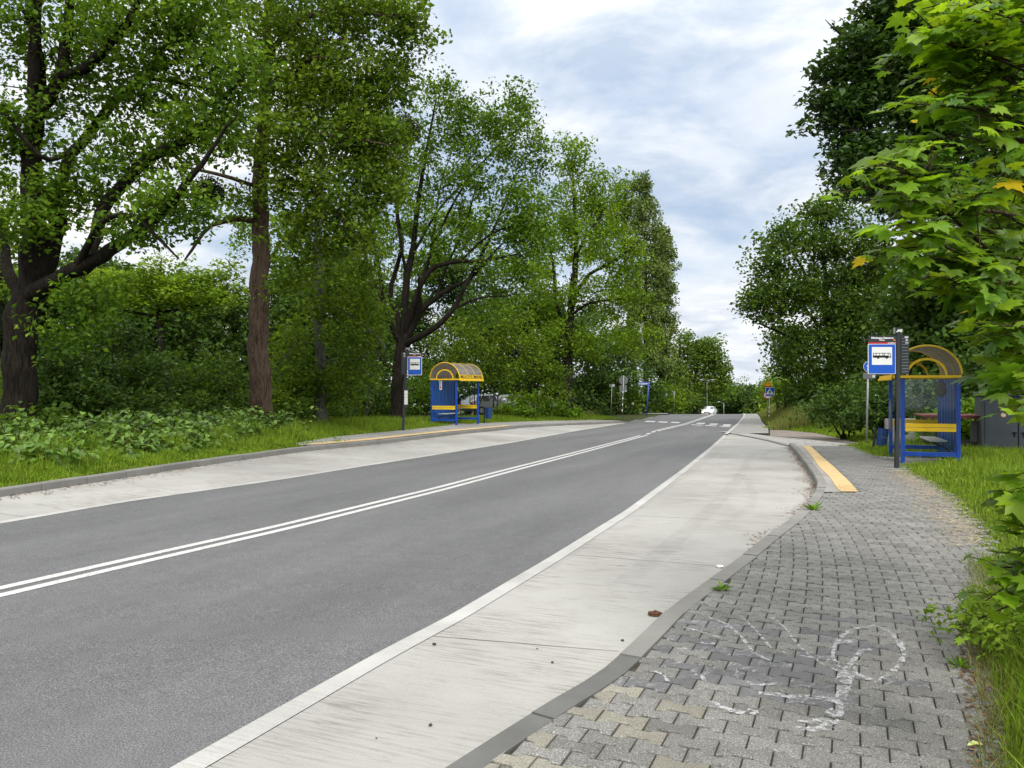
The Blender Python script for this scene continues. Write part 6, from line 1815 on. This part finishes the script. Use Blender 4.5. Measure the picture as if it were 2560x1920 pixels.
def maple(name, label, base, trunk_pts, sprays, seed, group):
    """sprays: (start point, tip point, leaves, leaf size)"""
    r_ = np.random.default_rng(seed)
    wd = Wood(); base = Vector(base)
    wd.limb(*trunk_pts, n=10, step=.15)
    LP, LD, LN, LS, pet = [], [], [], [], []
    def twig(a, b, nl, size, r0, sub):
        a, b = np.array(a, float), np.array(b, float); Lh = np.linalg.norm(b - a)
        mid = (a + b) / 2 + np.array([0, 0, .06 * Lh]) + r_.normal(0, .05 * Lh, 3)
        t = np.linspace(0, 1, 9)[:, None]
        q = a * (1 - t) ** 2 + 2 * mid * t * (1 - t) + b * t * t
        wd.tubes.append((q, np.linspace(r0, .0022, 9), 6))
        ax = b - a; ax /= np.linalg.norm(ax)
        sd = np.cross(ax, [0, 0, 1.0]); sd /= np.linalg.norm(sd) + 1e-9
        for k in range(nl):
            u = .28 + .72 * (k + .5) / nl if sub else .15 + .85 * (k + .5) / nl
            c = np.array([np.interp(u, t[:, 0], q[:, i]) for i in range(3)])
            for s in (-1, 1):
                if r_.random() < .12: continue
                dr = ax * r_.uniform(.2, .8) + sd * s * r_.uniform(.5, 1.0) + np.array([0, 0, r_.uniform(-.45, .15)])
                dr /= np.linalg.norm(dr)
                pl = r_.uniform(.04, .11)
                p_ = c + dr * pl + np.array([0, 0, .01])
                nn = np.array([0, -.18, 1.0]) + r_.normal(0, .30, 3) + dr * .25; nn /= np.linalg.norm(nn)
                sz = size * r_.uniform(.6, 1.15) * (1.0 - .35 * max(0, u - .75) / .25 * (r_.random() < .6))
                LP.append(p_); LD.append(dr + np.array([0, 0, -.25])); LN.append(nn); LS.append(sz)
                pet.append((np.stack([c, (c + p_) / 2 + np.array([0, 0, .008]), p_]), np.array([.0016, .0014, .0012]), 4))
        if r_.random() < .9:
            LP.append(b); LD.append(ax + np.array([0, 0, -.2])); LN.append(np.array([0, -.1, 1.0]) + r_.normal(0, .2, 3)); LN[-1] /= np.linalg.norm(LN[-1]); LS.append(size * .7)
        return q
    stem = np.concatenate(wd.P)
    for a, b, nl, size in sprays:
        a_ = np.array(a, float)
        j = int(np.argmin(np.sum((stem - a_) ** 2, 1) + 6 * np.maximum(stem[:, 2] - a_[2] + .25 * np.linalg.norm(stem[:, :2] - a_[:2], axis=1), 0) ** 2)); s0 = stem[j]
        t_ = np.linspace(0, 1, 7)[:, None]
        wd.tubes.append((s0 * (1 - t_) + a_ * t_ + np.array([0, 0, .12 * np.linalg.norm(a_ - s0)]) * 4 * t_ * (1 - t_) * .5, np.linspace(.014, .009, 7), 6))
        q = twig(a, b, nl, size, .009, True)
        for k in range(max(1, nl // 3)):
            u = r_.integers(3, 7)
            ax = np.array(b) - np.array(a); Lh = np.linalg.norm(ax)
            e = q[u] + ax / Lh * r_.uniform(.05, .20) + r_.normal(0, .12, 3)
            twig(q[u], e, 3, size * .85, .004, False)
    t = thing(name, base, label, 'tree', group)
    o = np.array(base)
    link('trunk', wd.mesh('trunk', BK['twig'], [(q - o, r, n) for q, r, n in wd.tubes + pet]), t)
    V, F = maple_crown(np.array(LP) - o, np.array(LD), np.array(LN), np.array(LS))
    link('crown', npmesh('crown', V, F, LF['maple'], smooth_=True), t)
    print(name, len(LP), 'leaves')
    return t
sp1 = []
SH_ = 55
def spr(tx, ty, td, sx, sy, sd_, nl, s): sp1.append((W(sx + SH_, sy, sd_), W(tx + SH_, ty, td), int(nl * 1.55), s * .69))
spr(2295, 25, 3.6, 2560, 140, 3.7, 6, .150); spr(2215, 105, 3.5, 2560, 190, 3.6, 7, .150); spr(2275, 85, 3.4, 2520, 230, 3.6, 6, .150)
spr(2190, 258, 3.3, 2560, 330, 3.6, 8, .145); spr(2300, 165, 3.5, 2520, 330, 3.6, 6, .130); spr(2260, 330, 3.4, 2580, 420, 3.6, 7, .145)
spr(2168, 398, 3.2, 2430, 640, 3.4, 8, .135); spr(2140, 408, 3.1, 2350, 520, 3.3, 6, .125); spr(2185, 480, 3.1, 2480, 600, 3.4, 7, .150)
spr(2185, 560, 3.0, 2480, 690, 3.3, 8, .150); spr(2200, 640, 3.0, 2500, 760, 3.3, 8, .140); spr(2300, 690, 3.0, 2540, 780, 3.2, 6, .140)
spr(2360, 745, 3.0, 2600, 810, 3.2, 6, .145); spr(2475, 840, 2.9, 2680, 880, 3.1, 5, .140); spr(2455, 790, 3.2, 2680, 820, 3.3, 6, .15); spr(2500, 900, 3.3, 2690, 880, 3.4, 6, .16); spr(2470, 985, 3.1, 2680, 1000, 3.2, 4, .15); spr(2400, 720, 3.3, 2640, 760, 3.4, 6, .15); spr(2520, 940, 2.8, 2700, 930, 2.9, 4, .17); spr(2420, 935, 3.0, 2640, 920, 3.2, 4, .140); spr(2540, 1000, 2.9, 2700, 1060, 3.1, 3, .135)
r_ = np.random.default_rng(12)
for k in range(74):
    ty = r_.uniform(-80, 880); tx = r_.uniform(2290, 2560) + 30 * math.sin(ty * .02)
    if ty > 660: tx = max(tx + 60, 2300 + (ty - 660) * .85)
    td = r_.uniform(3.3, 4.9)
    spr(tx, ty, td, tx + r_.uniform(190, 330), ty + r_.uniform(20, 140), td + r_.uniform(0, .4), int(r_.integers(5, 8)), r_.uniform(.12, .155))
bx, by = 3.35, 3.9
bz = float(land(bx, by))
maple('maple_tree', 'bright green maple with large pointed leaves hanging in from the right edge', (bx, by, bz), ([Vector((bx, by, bz - .1)), Vector((bx - .02, by, 1.2)), Vector((bx - .05, by, 2.6)), Vector((bx - .1, by + .1, 4.2))], [.075, .065, .05, .025]), sp1, 5, None)
sp1 = []
SH_ = 95
spr(2460, 1215, 2.9, 2640, 1330, 3.0, 3, .15); spr(2480, 1190, 2.9, 2680, 1330, 3.0, 4, .15); spr(2440, 1250, 2.9, 2640, 1380, 3.0, 4, .145); spr(2490, 1330, 2.8, 2680, 1420, 2.9, 4, .15)
spr(2395, 1420, 2.9, 2640, 1450, 3.0, 5, .125); spr(2440, 1440, 2.8, 2660, 1480, 2.9, 5, .14); spr(2480, 1400, 3.0, 2660, 1500, 3.0, 4, .14); spr(2420, 1480, 2.9, 2600, 1560, 2.9, 3, .11); spr(2540, 1250, 2.8, 2700, 1380, 2.9, 4, .15)
bx, by = 2.45, 2.95
bz = float(land(bx, by))
maple('maple_sapling', 'young maple sapling with broad leaves at the edge of the paving, lower right', (bx, by, bz), ([Vector((bx, by, bz - .1)), Vector((bx - .02, by, .7)), Vector((bx - .06, by, 1.3))], [.016, .012, .007]), sp1, 9, None)
# small yellow green bush low at the paving edge
P_ = []
for k in range(60):
    c = np.array([2.90 + rng.normal(0, .13), 4.65 + rng.normal(0, .20), .16 + abs(rng.normal(0, .12))])
    P_.append(c + rng.normal(0, .035, (16, 3)))
P_ = np.concatenate(P_); P_[:, 2] = np.maximum(P_[:, 2], .10)
o3 = np.array([2.90, 4.65, float(g(2.90, 4.65)) + .05])
t = thing('clover_bush', o3, 'low yellow green leafy weed at the paving edge under the maple sapling', 'weed')
link('foliage', leaf_mesh('foliage', P_ - o3, .042 * rng.uniform(.7, 1.3, len(P_)), LF['lime'], .8, .7), t)
q0 = np.array([[0, 0, -.03], [.01, 0, .1], [.0, .02, .22]])
link('stems', Wood().mesh('stems', BK['twig'], [(q0 + np.array([a, b, 0]), np.array([.004, .003, .002]), 5) for a, b in rng.normal(0, .08, (7, 2))]), t)
# ------------------------------------------------------------------ sky and light
SUN_EL, SUN_AZ = R(46), R(168)      # behind the camera, veiled by cloud
w = bpy.data.worlds.new('World'); SC.world = w; w.use_nodes = True
nt = w.node_tree; nt.nodes.clear()
def wn(typ, **kw):
    o = nt.nodes.new('ShaderNode' + typ)
    for k, v in kw.items(): setattr(o, k, v)
    return o
out = wn('OutputWorld'); bg = wn('Background'); nt.links.new(bg.outputs[0], out.inputs[0])
sky = wn('TexSky', sky_type='NISHITA'); sky.sun_disc = False
sky.sun_elevation = SUN_EL; sky.sun_rotation = SUN_AZ; sky.air_density = 1.0; sky.dust_density = 1.5; sky.ozone_density = 1.2
tc = wn('TexCoord'); sp = wn('SeparateXYZ'); nt.links.new(tc.outputs['Generated'], sp.inputs[0])
def wm(op, a, b=0.0, clamp=False):
    o = wn('Math', operation=op); o.use_clamp = clamp
    for s, v in ((o.inputs[0], a), (o.inputs[1], b)):
        if isinstance(v, bpy.types.NodeSocket): nt.links.new(v, s)
        else: s.default_value = v
    return o.outputs[0]
zc = wm('ADD', wm('MAXIMUM', sp.outputs[2], 0.0), .20)
cb = wn('CombineXYZ'); nt.links.new(wm('DIVIDE', sp.outputs[0], zc), cb.inputs[0]); nt.links.new(wm('DIVIDE', sp.outputs[1], zc), cb.inputs[1])
def wnoise(scale, detail, rough, dist, off):
    mp = wn('Mapping'); mp.inputs['Location'].default_value = off; nt.links.new(cb.outputs[0], mp.inputs['Vector'])
    o = wn('TexNoise'); nt.links.new(mp.outputs[0], o.inputs['Vector'])
    o.inputs['Scale'].default_value = scale; o.inputs['Detail'].default_value = detail; o.inputs['Roughness'].default_value = rough; o.inputs['Distortion'].default_value = dist
    return o.outputs['Fac']
def wramp(f, stops):
    o = wn('ValToRGB'); nt.links.new(f, o.inputs[0]); e = o.color_ramp.elements
    while len(e) < len(stops): e.new(.5)
    for k, (p, c) in enumerate(stops): e[k].position = p; e[k].color = (c, c, c, 1) if np.isscalar(c) else (*c, 1)
    return o.outputs[0]
def wmix(f, a, b, blend='MIX'):
    o = wn('Mix', data_type='RGBA', blend_type=blend)
    for s, v in ((o.inputs[0], f), (o.inputs[6], a), (o.inputs[7], b)):
        if isinstance(v, bpy.types.NodeSocket): nt.links.new(v, s)
        elif np.isscalar(v): s.default_value = v
        else: s.default_value = (*v, 1)
    return o.outputs[2]
cover = wramp(wnoise(.85, 6, .52, .35, (3.1, 1.7, 0)), [(.36, .18), (.56, 1.0)])
shade = wramp(wnoise(2.6, 8, .58, .3, (8.4, 2.2, 0)), [(.34, (.47, .56, .69)), (.44, (.66, .72, .80)), (.53, (.88, .90, .92)), (.63, (1.02, 1.015, 1.0))])
blue = wmix(1.0, sky.outputs[0], (.105, .105, .105), 'MULTIPLY')
blue = wmix(.55, blue, (.50, .64, .86))
col = wmix(cover, blue, shade)
# an overcast dome is brighter overhead than towards the horizon
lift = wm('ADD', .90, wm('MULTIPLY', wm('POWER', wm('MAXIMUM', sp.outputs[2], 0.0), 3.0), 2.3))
# thin bright haze low down
low = wramp(sp.outputs[2], [(.0, .45), (.18, 0.0)])
col = wmix(low, col, (.82, .87, .94))
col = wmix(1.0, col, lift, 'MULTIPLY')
col = wmix(1.0, col, wramp(sp.outputs[2], [(.35, (1, 1, 1)), (.75, (1.06, .99, .88))]), 'MULTIPLY')
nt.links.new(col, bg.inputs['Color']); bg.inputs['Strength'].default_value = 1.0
sd = bpy.data.lights.new('sun', 'SUN'); so = bpy.data.objects.new('sun', sd); COL.objects.link(so)
sd.energy = 2.2; sd.angle = R(25); sd.color = (1.0, .95, .87)
# sun_rotation is measured clockwise from +Y, as seen from above
d = Vector((math.sin(SUN_AZ) * math.cos(SUN_EL), math.cos(SUN_AZ) * math.cos(SUN_EL), math.sin(SUN_EL)))
so.rotation_euler = (-d).to_track_quat('-Z', 'Y').to_euler()
so.location = d * 60
SC.view_settings.view_transform = 'Standard'; SC.view_settings.look = 'None'
SC.view_settings.exposure = 0.32; SC.view_settings.gamma = 1.0; SC.view_settings.use_curve_mapping = False
SC.render.engine = 'CYCLES'
SC.cycles.use_denoising = True
SC.cycles.max_bounces = 8; SC.cycles.diffuse_bounces = 3; SC.cycles.glossy_bounces = 3; SC.cycles.transmission_bounces = 6; SC.cycles.transparent_max_bounces = 12
SC.cycles.caustics_reflective = False; SC.cycles.caustics_refractive = False
